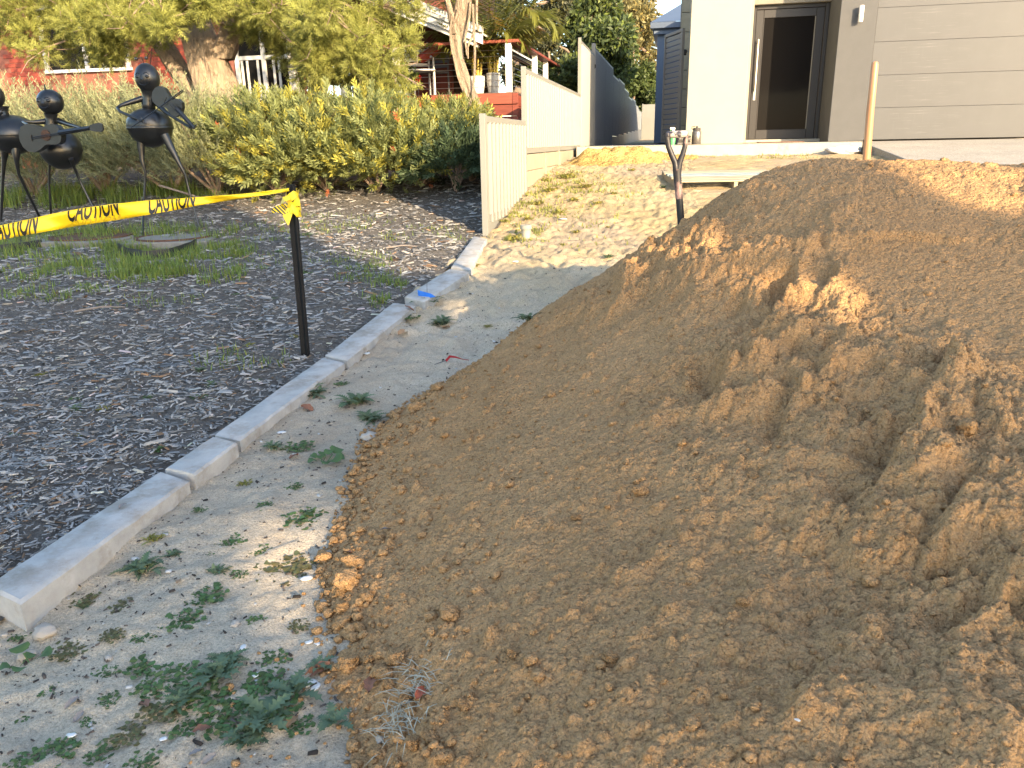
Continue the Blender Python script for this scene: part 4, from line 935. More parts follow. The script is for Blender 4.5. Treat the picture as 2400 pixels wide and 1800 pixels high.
MB().tube([A((308, 298), -.36), A((360, 262), -.38), A((428, 211), -.36), (A((430, 214), -.36)), A((404, 233), -.36)], 1.2*k, 6).tube([A((330, 276), -.36), A((338, 288), -.36)], 1.4*k, 5).tube([A((322, 281), -.36), A((330, 293), -.36)], 1.4*k, 5).build('bow', M_ANT, T, True).location = -T.location
# guitar player
YB = 7.35; b = hit(185, 540, mz)
T = ant('ant_sculpture', 'black steel ant sculpture holding a guitar across its chest', YB, b)
k, A = make_ant(T, YB, (118, 239, 29, 28), ((121, 303), (119, 266), 14.5), (143, 352, 47, 46, (.35, -.5, .8)), [([(118, 372), (116, 392), (115, 432), (118, 475), (121, 528)], [5, 3, 2.6, 2.6, 2.6], [0, .05, .05, .05, .05]), ([(166, 372), (172, 388), (190, 430), (214, 478), (240, 520), (256, 548)], [6, 3.6, 2.8, 2.8, 5., 5.5], [-.1, -.05, 0, 0, 0, 0])],
                [([(110, 284), (80, 287), (54, 286), (72, 296), (92, 304)], [7, 5, 3, 3.4, 3], [0, -.1, -.16, -.3, -.36]), ([(138, 283), (160, 291), (190, 300)], [7, 5, 3], [0, -.12, -.3])],
                [[(108, 212), (104, 198), (105, 222)]], 0, .1)
GPROF = [(0, 4), (.03, 16), (.12, 27), (.27, 31), (.42, 27), (.55, 20), (.62, 18.5), (.72, 20.5), (.84, 22), (.93, 19), (.985, 10), (1, 4)]
gui = outline(A, k, (46, 328), (142, 312), GPROF, -.42, .07).build('guitar', M_ANT, T); gui.location = -T.location
MB().tube([A((140, 311), -.425), A((212, 300), -.47)], [6.5*k, 5*k], 6).build('guitar_neck', M_ANT, gui)
outline(A, k, (210, 300), (240, 298), [(0, 5), (.3, 8), (.8, 9.5), (1, 6)], -.49, .02).build('guitar_head', M_ANT, gui)
MB().lathe([(10.5*k, -.004), (12*k, -.002), (12*k, .002), (10.5*k, .004)], 24, A((107, 317), -.424), (0, 1, 0)).build('sound_hole', simple('rust_disc', (.05, .025, .015), .8, .3, 20), gui)
MB().tube([A((72, 316), -.426), A((74, 331), -.426)], 1.6*k, 6).tube([A((74, 322), -.43), A((206, 300), -.475)], .7*k, 5).tube([A((74, 326), -.43), A((206, 303), -.475)], .7*k, 5).build('strings', M_ANT, gui)
# third player, cut by the picture's edge
YC = 7.7; b = hit(40, 525, mz)
T = ant('ant_sculpture', 'black steel ant sculpture with a big rounded abdomen behind the guitar player', YC, b)
k, A = make_ant(T, YC, (-20, 226, 28, 28), ((6, 285), (-2, 250), 20), (30, 316, 55, 44, (.2, -.2, .9)), [([(36, 340), (38, 360), (39, 378), (44, 408), (62, 446), (96, 515)], [10, 9, 5, 3.4, 3.2, 3.2], [-.1, -.12, -.12, -.1, -.05, 0]), ([(10, 345), (11, 362), (9, 384), (6, 430), (2, 520)], [10, 8, 5, 3.4, 3.2], [.1, .1, .1, .1, .1])],
                [([(2, 262), (-20, 275), (-46, 288)], [6, 4, 3], [-.1, -.2, -.25])], [[(-24, 200), (-28, 180), (-36, 190)]], 0, 0)

# ================================================================== LIDS AND RINGS IN THE GRASS
M_RUST = simple('rusty_iron', (.095, .045, .028), .85, .35, 20, .5, 80)
M_LID = simple('lid_concrete', (.20, .19, .17), .9, .2, 30, .5, 120)
for (px, py, rz, R, lab) in ((408, 562, .32, .34, 'square concrete pit surround with round grey lid and rusty rim'), (215, 560, .1, .36, 'square concrete pit surround with rusty round lid under the guitar player')):
    c = hit(px, py, mz); T = thing('pit_cover', lab, 'pit lid', (c[0], c[1], float(mz(c[0], c[1]))), rz=rz)
    MB().box(-R*1.24, R*1.24, -R*1.24, R*1.24, -.10, .02, .008).build('surround', M_LID, T)
    MB().lathe([(R*1.08, .021), (R*1.08, .035), (R*.98, .035), (R*.97, .022)], 40).build('rim', M_RUST, T, True)
    MB().lathe([(.01, .0215), (R*.955, .0215), (R*.955, .029), (.01, .033)], 40).build('lid', M_LID if px > 300 else M_RUST, T)
M_RING = simple('black_edging_plastic', (.02, .021, .024), .6, .15, 10)
for pts, lab in ((((278, 590), (300, 603), (345, 612), (400, 606), (450, 588), (462, 580)), 'curved black plastic edging strip in the grass before the grey lid'), (((-60, 596), (0, 595), (60, 589), (100, 582)), 'black plastic edging strip in the grass before the third sculpture')):
    q = [hit(*p, mz) for p in pts]; V = []
    for p in q:
        z = float(mz(p[0], p[1]))
        for dy, dz in ((0, -.03), (0, .085), (.008, .085), (.008, -.03)): V.append((p[0], p[1]+dy, z+dz))
    F = []
    for i in range(len(q)-1):
        for j in range(4): F.append((i*4+j, i*4+(j+1) % 4, (i+1)*4+(j+1) % 4, (i+1)*4+j))
    F += [(0, 1, 2, 3), tuple((len(q)-1)*4+j for j in (3, 2, 1, 0))]
    o = MB().add(V, F).build('edging_strip', M_RING, None, True, origin=tuple(map(float, q[1]))); tag(o, lab, 'edging strip')
p, q = hit(495, 475, mz), atY(372, 434, 8.6)
o = MB().tube([p+np.array([0, 0, .02]), q], .014, 7).build('fallen_stick', simple('grey_stick', (.20, .17, .15), .9, .2, 20), None, True, origin=tuple(map(float, p))); tag(o, 'thin grey stick leaning out of the silvery bush', 'stick')
for i, (px, py, l, a) in enumerate(((175, 735, .32, .5), (905, 585, .28, .15), (880, 610, .3, -.9), (1010, 700, .1, .6))):
    p = hit(px, py, mz); d = np.array([math.cos(a), math.sin(a), 0])*l; e = p+d; e[2] = float(mz(e[0], e[1]))+.02; p[2] += .015
    o = MB().tube([p, (p+e)/2+np.array([.01, .01, .015]), e], [.008, .007, .004], 6).build('twig', bpy.data.materials['grey_stick'], None, True, origin=tuple(map(float, p))); tag(o, ['pale twig on the mulch below the grass', 'pale straight twig on the mulch near the sunlit patch', 'grey twig on the mulch near the edging', 'short twig beside the blue flag'][i], 'twig')

# ================================================================== STAR PICKET AND CAUTION TAPE
M_PICK = simple('black_bitumen_steel', (.008, .008, .009), .6, .25, 10, spec=.2)
pb = hit(718, 833, ground_any); pk_top = atY(683, 432, float(pb[1])+.02)
pk = thing('star_picket', 'black steel star picket leaning slightly in the mulch beside the edging', 'stake', (pb[0], pb[1], pb[2]))
ax = Vector(tuple(pk_top-pb)); Lp = ax.length
def ysec(r, t):
    P = []
    for i in range(3):
        a = math.radians(-90+120*i); c, s = math.cos(a), math.sin(a); n = (-s, c)
        P += [(c*r-n[0]*t*-1*-1, s*r-n[1]*t), (c*r+n[0]*t, s*r+n[1]*t), (math.cos(a+math.pi/3)*t*1.6, math.sin(a+math.pi/3)*t*1.6)]
    return P
P = ysec(.028, .0045); n = len(P); V = [(x, y, -.25) for x, y in P]+[(x, y, Lp) for x, y in P]
o = MB().add(V, [tuple(range(n))[::-1], tuple(range(n, 2*n))]+[(i, (i+1) % n, n+(i+1) % n, n+i) for i in range(n)]).build('shaft', M_PICK, pk); o.rotation_euler = ax.to_track_quat('Z', 'Y').to_euler()
MB().box(-.006, .012, -.0335, -.0325, Lp*.74, Lp*.80).build('sticker', simple('sticker', (.30, .34, .42), .5, .4, 120), pk).rotation_euler = o.rotation_euler
M_TAPE, nt, bs, _o = newmat('caution_yellow'); bs.inputs['Base Color'].default_value = (.80, .56, .010, 1); bs.inputs['Roughness'].default_value = .38
M_INK = simple('tape_ink', (.012, .012, .012), .5, .1, 10); M_GHOST = simple('tape_ghost_ink', (.52, .36, .008), .4, .1, 10)
Yp = float(pb[1]); TP = [(-130, 572, 30, -.75), (-60, 560, 31, -.68), (0, 545.5, 33, -.62), (60, 533, 36, -.56), (120, 521, 39, -.50), (190, 508, 40, -.44), (270, 497, 39, -.36), (350, 486, 34, -.29), (420, 478, 26, -.22), (470, 471, 19, -.18), (530, 464, 14, -.13), (590, 457, 10, -.08), (640, 450, 9, -.04), (678, 444, 8, -.012)]
tape = thing('caution_tape', 'yellow caution tape stretched from the black stake across the mulch bed', 'tape', tuple(pk_top-np.array([0, 0, .03])))
ts = np.array([p[0] for p in TP], float)
def tpoint(px, v):
    """v: 0 bottom edge, 1 top edge"""
    py = np.interp(px, ts, [p[1] for p in TP]); hh = np.interp(px, ts, [p[2] for p in TP]); dY = np.interp(px, ts, [p[3] for p in TP])
    fold = .012*math.sin(px*.021)+.006*math.sin(px*.07)
    w = atY(px, py+hh*(.5-v), Yp+dY+fold*(v-.5)); return w
V = []; F = []; xs = np.linspace(-130, 678, 120)
for x in xs:
    for v in (0, .25, .5, .75, 1): q = tpoint(x, v) + np.array([0, .006*math.sin(x*.05+v*4), 0]); V.append(q)
for i in range(len(xs)-1):
    for j in range(4): F.append((i*5+j, (i+1)*5+j, (i+1)*5+j+1, i*5+j+1))
band = MB().add(V, F).build('band', M_TAPE, tape, True); band.location = -tape.location
band.modifiers.new('t', 'SOLIDIFY').thickness = .0006
cu = bpy.data.curves.new('txt', 'FONT'); cu.body = 'CAUTION'; cu.size = 1; cu.offset = .022; cu.resolution_u = 3; to = bpy.data.objects.new('txt', cu); C.objects.link(to)
dg = bpy.context.evaluated_depsgraph_get(); tm = bpy.data.meshes.new_from_object(to.evaluated_get(dg))
import bmesh
bm0 = bmesh.new(); bm0.from_mesh(tm); bpy.data.objects.remove(to)
bmesh.ops.triangulate(bm0, faces=bm0.faces[:])
for cut in np.linspace(.1, .6, 6): bmesh.ops.bisect_plane(bm0, geom=bm0.verts[:]+bm0.edges[:]+bm0.faces[:], plane_co=(0, float(cut), 0), plane_no=(0, 1, 0))
tw = max(v.co.x for v in bm0.verts)
for i, (x0, x1, v0, v1) in enumerate(((-28, 88, .02, 1.5), (160, 279, .34, 1.55), (347, 457, .05, 1.6))):
    for ghost in (0, 1):
        if ghost and i == 2: continue
        b = bm0.copy()
        lim = (1-v0)/(v1-v0)*.7 - .01
        bmesh.ops.bisect_plane(b, geom=b.verts[:]+b.edges[:]+b.faces[:], plane_co=(0, lim if not ghost else .34, 0), plane_no=(0, 1, 0), clear_outer=True)
        b.verts.ensure_lookup_table()
        for q in b.verts:
            xx = x0+(x1-x0)*q.co.x/tw + (3 if ghost else 0); v = (v0+(v1-v0)*q.co.y/.7) if not ghost else v0-.02-(v0-.02)*min(1, q.co.y/.34)
            w = tpoint(xx, v) + np.array([0, .006*math.sin(xx*.05+v*4), 0]); d = (EYE-w); d = d/np.linalg.norm(d); q.co = Vector(tuple(w + np.array([0, -1, 0])*(.0026 if not ghost else .0016)))
        me = bpy.data.meshes.new('lettering'); b.to_mesh(me); b.free(); me.materials.append(M_INK if not ghost else M_GHOST); o = link('lettering', me, tape); o.location = -tape.location
# knot: crumpled turns of tape round the stake
def ribbon(pts, w, nrm=None, tw=0):
    V = []; F = []; P = [Vector(tuple(map(float, p))) for p in pts]
    for i, p in enumerate(P):
        t = (P[min(i+1, len(P)-1)]-P[max(i-1, 0)]).normalized(); s = Vector((0, 0, 1)) - t*t.z; s = s.normalized() if s.length > .1 else Vector((0, 1, 0))
        s = Matrix.Rotation(tw*i+.3*math.sin(i*2.3), 3, t) @ s; ww = w*(.75+.3*math.sin(i*1.9)); V += [p-s*ww/2, p+s*ww/2]
    for i in range(len(P)-1): F.append((i*2, (i+1)*2, (i+1)*2+1, i*2+1))
    return MB().add(V, F)
kc = pb + (pk_top-pb)*.90
for j, (dz, w, r) in enumerate(((.035, .045, .034), (0, .05, .036), (-.03, .045, .038), (-.055, .035, .035))):
    ribbon([(kc[0]+r*math.cos(a*.7+j), kc[1]+r*math.sin(a*.7+j), kc[2]+dz+.01*math.sin(a*1.7+j)) for a in range(11)], w).build('knot_turn', M_TAPE, tape, True).location = -tape.location
def stripes():
    m, nt, bs, out = newmat('tape_striped'); tc = nt.nodes.new('ShaderNodeTexCoord'); w = nd(nt, 'ShaderNodeTexWave', Scale=26.); w.bands_direction = 'DIAGONAL'; nt.links.new(tc.outputs['Object'], w.inputs[0])
    nt.links.new(ramp(nt, w.outputs['Fac'], [(.45, (.80, .56, .01)), (.55, (.012, .012, .012))]), bs.inputs['Base Color']); bs.inputs['Roughness'].default_value = .4; return m
ribbon([kc+np.array(q) for q in ((-.005, -.03, -.02), (-.04, -.045, -.035), (-.075, -.05, -.03), (-.105, -.045, -.045))], .055, tw=.15).build('loose_tail', stripes(), tape, True).location = -tape.location
ribbon([kc+np.array(q) for q in ((0, -.032, -.03), (-.02, -.045, -.07), (-.015, -.05, -.115))], .045, tw=.4).build('loose_tail', M_TAPE, tape, True).location = -tape.location
ribbon([kc+np.array(q) for q in ((.01, -.03, .03), (-.025, -.05, .02), (-.045, -.04, -.01), (-.02, -.045, -.03))], .03, tw=.3).build('knot_turn', M_TAPE, tape, True).location = -tape.location

# ================================================================== SHOVEL AND WOODEN HANDLE
def tool_mat(name, base, wear, scale=22, pos=(.5, .58)):
    m, nt, bs, out = newmat(name); f = ramp(nt, noise(nt, scale, 6, .7, stretch=(1, 1, .45)), [(pos[0], 0), (pos[1], 1)]); nt.links.new(mixc(nt, base, wear, f), bs.inputs['Base Color']); bs.inputs['Roughness'].default_value = .5; return m
M_SHV = tool_mat('worn_black_handle', (.018, .016, .018), (.33, .20, .17), 14, (.50, .60)); M_SHAFT = tool_mat('black_shaft', (.012, .012, .014), (.30, .16, .10), 9, (.66, .74)); M_GRIP = tool_mat('worn_grip', (.03, .03, .04), (.42, .36, .32), 30, (.42, .5))
YS = 3.90; kS = zdep(YS, 1590, 420)/FPX
S = lambda x, y, d=0.: atY(x, y, YS+d)
b = S(1598, 545); sh = thing('shovel', 'D-handled shovel with worn black shaft stuck upright in the sand mound', 'shovel', tuple(b))
def so(mb, n, m): o = mb.build(n, m, sh, True); o.location = -sh.location; return o
so(MB().tube([S(1606, 640), S(1598, 545), S(1592, 465)], [8.6*kS]*3, 14), 'shaft', M_SHAFT)
so(MB().tube([S(1592, 466), S(1589, 430), S(1587, 408), S(1587, 396)], [8.7*kS, 9*kS, 9.6*kS, 10.5*kS], 14), 'shaft_neck', M_SHV)
so(MB().tube([S(1586, 402), S(1582, 380), S(1574, 362), S(1567, 344), S(1564, 325), S(1563, 311)], [8*kS, 7*kS, 6.6*kS, 6.4*kS, 6.6*kS, 6.8*kS], 12), 'yoke_arm', M_SHV)
so(MB().tube([S(1589, 402), S(1593, 380), S(1600, 362), S(1605, 344), S(1607, 325), S(1608, 311)], [8*kS, 7*kS, 6.2*kS, 5.8*kS, 5.6*kS, 5.8*kS], 12), 'yoke_arm', M_SHV)
so(MB().tube([S(1560, 317), S(1564, 316), S(1607, 314), S(1611, 315)], [5*kS, 8.2*kS, 8.2*kS, 5*kS], 14), 'grip', M_GRIP)
q = S(1607, 660); so(MB().add([(q[0]-.1, q[1]+.0, q[2]+.08), (q[0]+.1, q[1], q[2]+.08), (q[0]+.09, q[1]+.02, q[2]-.18), (q[0], q[1]+.03, q[2]-.24), (q[0]-.09, q[1]+.02, q[2]-.18)], [(0, 1, 2, 3, 4)]), 'blade', M_SHAFT)
YH = 4.0; kH = zdep(YH, 2040, 260)/FPX; Hh = lambda x, y: atY(x, y, YH)
def wood(name, lo, hi):
    m, nt, bs, out = newmat(name); nt.links.new(ramp(nt, noise(nt, 16, 6, .7, stretch=(1, 1, .06)), [(.3, lo), (.7, hi)]), bs.inputs['Base Color']); bs.inputs['Roughness'].default_value = .42; return m
b = Hh(2030, 390); wh_ = thing('wooden_handle', 'upright varnished wooden tool handle standing in the top of the mound', 'tool handle', tuple(b))
o = MB().tube([Hh(2021, 470), Hh(2030, 385), Hh(2040, 260), Hh(2050.5, 152), Hh(2051, 146), Hh(2051.2, 143.5)], [9.4*kH, 9.2*kH, 8.4*kH, 8*kH, 6.4*kH, 2.5*kH], 18).build('shaft', wood('handle_wood', (.30, .13, .055), (.52, .27, .13)), wh_, True); o.location = -wh_.location

# ================================================================== PALLET
M_PAL = simple('pallet_pine', (.33, .275, .19), .85, .2, 4, .4, 40, stretch=(1, 6, 6)); M_PALB = simple('pallet_pine_blue', (.24, .29, .29), .85, .2, 5, .3, 40, stretch=(1, 6, 6))
ptop = lambda x, y: G0(x, y)+.135
c0, c1, c3 = hit(1590, 424, ptop), hit(1815, 414, ptop), hit(1536, 399, ptop)
pal = thing('timber_pallet', 'weathered timber pallet lying flat on the sand before the slab', 'pallet', (c0[0], c0[1], float(G0(0, c0[1]))), rz=math.atan2(c1[1]-c0[1], c1[0]-c0[0]))
PW, PD = 1.32, 1.25; tz = float(c0[2]-pal.location.z)
pal.rotation_euler = (math.atan2(float(G0(0, c0[1]+PD)-G0(0, c0[1])), PD)*.6, 0, pal.rotation_euler.z)
for i in range(7): boxo('deck_board', M_PALB if i in (3, 4) else M_PAL, pal, -.01*(i % 3), PW+.012*(i % 2), i*.178, i*.178+.13, tz-.02, tz+.002*(i % 2), .004)
for x in (0.0, PW/2-.02, PW-.045): boxo('bearer', M_PAL, pal, x, x+.045, .004, PD-.03, tz-.108, tz-.0215, .004)
for y in (0.0, .56, 1.09): boxo('bottom_board', M_PAL, pal, -.02, PW, y, y+.14, tz-.128, tz-.1095, .004)

# ================================================================== SMALL THINGS
M_BLUE = simple('blue_flag', (.01, .14, .55), .6, .08, 10); M_REDR = simple('red_ribbon', (.50, .025, .04), .5, .1, 10); M_WIRE = simple('wire', (.08, .07, .07), .5, .1, 10)
p = hit(1001, 697, kz, st=.004); fl_ = thing('marker_flag', 'small blue marker flag on a wire drooping over the edging', 'marker flag', tuple(p))
MB().tube([(0, 0, -.02), (.004, 0, .1), (-.004, 0, .24)], .0016, 6).build('wire', M_WIRE, fl_)
V = [(-.062, -.01, .052), (-.058, -.012, .012), (-.02, -.02, .006), (.03, -.028, .004), (.068, -.02, .010), (.03, -.012, .030), (-.02, -.008, .040)]
MB().add(V, [(0, 1, 2, 6), (6, 2, 3, 5), (5, 3, 4)]).build('flag', M_BLUE, fl_).modifiers.new('t', 'SOLIDIFY').thickness = .001
p = hit(1062, 853, gd); rb = thing('ribbon_pin', 'red ribbon on a survey pin lying on the trampled sand', 'survey pin', (p[0], p[1], float(gd(p[0], p[1]))))
ribbon([(-.04, 0, .012), (-.02, .012, .035), (.01, .02, .03), (.05, .012, .022), (.085, .02, .016)], .018, tw=.25).build('ribbon', M_REDR, rb, True)
MB().tube([(-.04, 0, .014), (-.09, -.05, .004)], .002, 5).build('pin', M_WIRE, rb)
p = hit(1233, 556, gd); st = thing('pipe_stub', 'short pale capped pipe stub poking out of the sand by a weed', 'pipe', (p[0], p[1], float(gd(p[0], p[1]))))
MB().lathe([(.045, -.1), (.045, .075), (.055, .077), (.055, .11), (.05, .115)], 18).build('pipe', simple('grey_pvc', (.27, .26, .22), .7, .2, 10, dark=(.16, .13, .09)), st, True)
# bottles and boots at the slab edge
M_GRN = simple('green_plastic', (.10, .42, .16), .4, .05, 5); M_WPL = simple('white_plastic', (.75, .76, .72), .4, .04, 5); M_DK = simple('dark_cloth', (.06, .055, .05), .9, .2, 20, .4, 60)
kB = zdep(14.05, 1600, 320)/FPX
def onp(px): p = atY(px, 330, 14.05); return (float(p[0]), 14.05, FLOOR-.002)
t = thing('spray_bottle', 'green and white spray bottle standing on the slab edge', 'bottle', onp(1577))
MB().lathe([(.045, 0), (.047, .01), (.047, .12), (.03, .18), (.018, .20)], 16).build('body', M_GRN, t, True)
MB().lathe([(.02, .2), (.022, .22), (.016, .25)], 12).box(-.055, .03, -.014, .014, .25, .285, .006).build('spray_head', M_WPL, t)
MB().box(-.045, -.036, -.006, .006, .20, .252, .002).build('trigger', M_GRN, t)
t = thing('water_bottle', 'grey metal water bottle with a capped lid on the slab edge', 'bottle', onp(1632))
MB().lathe([(.072, 0), (.078, .008), (.078, .20), (.066, .222), (.06, .225)], 20).build('body', simple('grey_metal', (.16, .15, .14), .35, .08, 8, metal=.6), t, True)
MB().lathe([(.062, .2255), (.064, .245), (.064, .265), (.05, .27), (.018, .272), (.018, .295), (.01, .297)], 20).build('lid', M_DK, t, True)
MB().tube([(-.06, 0, .24), (-.085, 0, .26), (-.085, 0, .285), (-.03, 0, .29)], .008, 6).build('handle_loop', M_DK, t, True)
t = thing('folded_clothes', 'small pile of dark folded clothes on the slab beside the bottles', 'clothes', onp(1604))
for i in range(4): MB().box(-.12+.01*i, .12-.012*(i % 2), -.10, .10-.01*i, .002+i*.037, .002+i*.037+.035, .012).build('folded_piece', M_DK if i % 2 else simple('grey_cloth', (.16, .15, .14), .9, .2, 20), t, True)
p = atY(2102, 352, 13.6)
t = thing('drain_offcut', 'crumpled grey plastic and dark pipe end tucked under the driveway edge', 'offcut', (2.9, 13.62, float(G0(0, 13.62))))
V_, F_ = CL[0]; me = npmesh('sheet', V_*np.array([.3, .14, .10]), V_[:0].astype(int) if False else F_, simple('grey_sheet', (.52, .52, .52), .6, .2, 10)); o = link('sheet', me, t); o.location = (-.25, .08, .08)
MB().box(-.03, .04, -.08, .0, 0, .24, .004).build('pipe_end', M_BLACK, t)
# ================================================================== RED HOUSE AND DECK
M_RBRICK = [simple('red_brick_%d' % i, c, .85, .18, 7, .4, 60) for i, c in enumerate(((.23, .042, .026), (.26, .05, .03), (.20, .038, .026)))]
M_MORT = simple('red_mortar', (.23, .085, .06), .95, .15, 20, .3, 90)
M_RWOOD = [simple('red_deck_board_%d' % i, c, .6, .25, 5, .3, 30, stretch=(1, 8, 8)) for i, c in enumerate(((.21, .046, .026), (.24, .06, .034), (.18, .04, .023)))]
M_WPAINT = simple('white_paint', (.66, .65, .63), .6, .06, 5); M_DARKIN = simple('dark_interior', (.030, .018, .014), .9, .3, 3)
YR = 14.2
def X_(px, py, Y): return float(atY(px, py, Y)[0])
def Z_(px, py, Y): return float(atY(px, py, Y)[2])
rx0, rx1 = X_(-60, 150, YR), X_(700, 180, YR); gR = float(G0(0, YR))
red = thing('red_house', 'red painted brick house with white windows behind the big tree', 'house', ((rx0+rx1)/2, YR, gR))
def rb_(n, m, x0, x1, y0, y1, z0, z1, bev=.003): o = boxo(n, m, red, x0, x1, y0, y1, z0, z1, bev); o.location = -red.location; return o
rb_('wall', M_MORT, rx0, rx1, YR, YR+.3, gR-.3, gR+4.5)
rb0_ = rb_
WINS = [(108, 300, 18, 162, 2, 1), (556, 682, 60, 236, 2, 2)]
wr = []
for (a, b, t, bt, nx_, ny_) in WINS:
    x0, x1, z1, z0 = X_(a, 120, YR), X_(b, 120, YR), Z_((a+b)/2, t, YR), Z_((a+b)/2, bt, YR); wr.append((x0, x1, z0, z1))
    w = rb0_('window', M_WPAINT, x0-.06, x1+.06, YR-.075, YR-.015, z0-.06, z0, .004)
    def rb_(n, m, *a_): o = boxo(n, m, w, *(a_ if len(a_) > 6 else a_+(.003,))); return o
    rb_('window_frame', M_WPAINT, x0-.06, x1+.06, YR-.07, YR-.015, z1, z1+.07)
    for i in range(nx_+1):
        xx = x0+(x1-x0)*i/nx_; rb_('window_frame', M_WPAINT, xx-.04, xx+.04, YR-.068, YR-.016, z0+.001, z1-.001)
    if ny_ == 2: zz = z0+(z1-z0)*.58; rb_('window_frame', M_WPAINT, x0+.041, x1-.041, YR-.066, YR-.017, zz-.035, zz+.035)
    rb_('pane', M_GLASS, x0, x1, YR-.03, YR-.020, z0, z1, .001)
    if ny_ == 2:
        for i in range(9):
            if i % 3 == 2: continue
            xx = x0+.06+(x1-x0-.12)*i/9; rb_('curtain_fold', M_WPAINT, xx, xx+.05, YR-.036, YR-.031, z0+.01, zz-.036, .001)
# bricks where they can be seen between the leaves
bid = {}; nb = 0
for (a, b, t, bt) in ((20, 112, 20, 190), (296, 402, 30, 250), (676, 700, 120, 250), (395, 470, 90, 240)):
    x0, x1 = X_(a, 120, YR), X_(b, 120, YR); z1, z0 = Z_((a+b)/2, t, YR), Z_((a+b)/2, bt, YR)
    r0, r1 = int((z0-gR)/.086), int((z1-gR)/.086)
    for r in range(r0, r1):
        off = .12*(r % 2); c0_ = int((x0-off-rx0)/.24); c1_ = int((x1-off-rx0)/.24)+1
        for c in range(c0_, c1_):
            if (r, c) in bid or nb >= 298: continue
            bx = rx0+off+c*.24; bz = gR+r*.086
            if any(wx0-.07 < bx+.23 and bx < wx1+.07 and wz0-.07 < bz+.076 and bz < wz1+.08 for wx0, wx1, wz0, wz1 in wr): continue
            bid[r, c] = 1; nb += 1
            o = link('brick', None or (brick_me[nb % 3] if 'brick_me' in globals() else None), red) if 'brick_me' in globals() else None
            if o is None:
                brick_me = []
                for m in M_RBRICK:
                    q = MB().box(0, .229, -.012, .02, 0, .075, .003); me = bpy.data.meshes.new('brick'); me.from_pydata(q.v, [], q.f); me.materials.append(m); brick_me.append(me)
                o = link('brick', brick_me[0], red)
            o.location = Vector((bx, YR-.001, bz)) - red.location
rb0_('brick_course', M_RBRICK[2], rx0+.001, rx1, YR-.011, YR-.001, gR-.2, gR+.5)
# ---- deck
YK = 12.5; dz = Z_(1100, 219, YK); xd1 = X_(1214, 219, YK); xd0 = rx1+.05
deck = thing('timber_deck', 'raised red timber deck with white posts and wire railing', 'deck', ((xd0+xd1)/2, YK, float(G0(0, YK))))
def dk_(n, m, x0, x1, y0, y1, z0, z1, bev=.004): o = boxo(n, m, deck, x0, x1, y0, y1, z0, z1, bev); o.location = -deck.location; return o
dk_('deck_floor', simple('deck_top', (.10, .06, .045), .8, .2, 5), xd0, xd1-.02, YK+.031, 18, dz-.03, dz)
xm = X_(985, 225, YK)
for i in range(6):
    z = dz-.012-i*.172
    for k, (a, b) in enumerate(((xd0, xm-.003), (xm+.003, xd1-.10), (xd1-.094, xd1))): dk_('fascia_board', M_RWOOD[(i+k) % 3], a, b, YK, YK+.028, z-.160, z)
for i in range(6): dk_('side_board', M_RWOOD[i % 3], xd1-.028, xd1-.002, YK+.031, 18, dz-.045-i*.172-.166, dz-.045-i*.172)
zr = Z_(1190, 92, YK)
PX = [1190, 925, 862, 797]
for p in PX: x = X_(p, 150, YK); dk_('rail_post', M_WPAINT, x-.045, x+.045, YK+.03, YK+.12, dz+.001, zr-.045)
for y in (14.4, 15.6, 16.8, 18.0): dk_('rail_post', M_WPAINT, xd1-.12, xd1-.03, y, y+.09, dz+.001, zr-.045)
dk_('handrail', M_RWOOD[1], X_(797, 150, YK)-.1, xd1+.02, YK+.0, YK+.15, zr-.042, zr)
dk_('handrail', M_RWOOD[2], xd1-.16, xd1+.02, YK+.153, 18.2, zr-.042, zr)
for i in range(7):
    z = dz+.09+i*(zr-dz-.14)/7; MB().tube([(X_(797, 150, YK), YK+.075, z), (X_(1190, 150, YK), YK+.075, z)], .004, 5).build('railing_wire', M_STEELB, deck).location = -deck.location
    MB().tube([(xd1-.075, YK+.075, z), (xd1-.075, 18, z)], .004, 5).build('railing_wire', M_STEELB, deck).location = -deck.location
for x in (X_(685, 150, 13.6), X_(735, 180, 13.6)): dk_('veranda_post', M_WPAINT, x-.06, x+.06, 13.55, 13.67, float(G0(0, 13.6))-.1, dz+3.2)
dk_('back_wall', M_DARKIN, xd0, xd1-1.4, 17.2, 17.4, dz, dz+3.5)
dk_('back_wall', simple('dark_red_cladding', (.13, .03, .02), .8, .2, 4), xd0+.02, xd1-2.2, 16.6, 16.7, dz, dz+2.2)
# ---- raking roof over the deck
a0, a1 = atY(800, -52, 12.2), atY(1128, 80, 12.2); sl = (a1[2]-a0[2])/(a1[0]-a0[0])
rf_ = thing('deck_roof', 'white-edged sloping roof over the deck with dark underside', 'roof', tuple(a1))
def rak(n, m, x0, x1, dz0, dz1, y0, y1):
    f = lambda x: a1[2]+(x-a1[0])*sl
    o = MB().prism([(x0, f(x0)+dz0), (x1, f(x1)+dz0), (x1, f(x1)+dz1), (x0, f(x0)+dz1)], 'y', y0, y1).build(n, m, rf_); o.location = -rf_.location
xs0 = float(a0[0])-3; xs1 = float(a1[0])
rak('roof_sheet', simple('white_roof_sheet', (.60, .60, .60), .5, .05, 4), xs0, xs1, .0, .03, 12.3, 18)
rak('barge_board', M_WPAINT, xs0, xs1, -.13, -.002, 12.25, 12.298)
rak('barge_cap', M_WPAINT, xs0, xs1, .032, .12, 12.2, 12.34)
rak('barge_trim', simple('grey_paint', (.42, .43, .45), .6, .05, 5), xs0, xs1-.1, -.02, .03, 12.21, 12.248)
rak('soffit', M_WPAINT, xs0, xs1-.15, -.20, -.135, 12.3, 12.7)
rak('ceiling', M_DARKIN, xs0, xs1-.1, -.10, -.05, 12.71, 17.1)
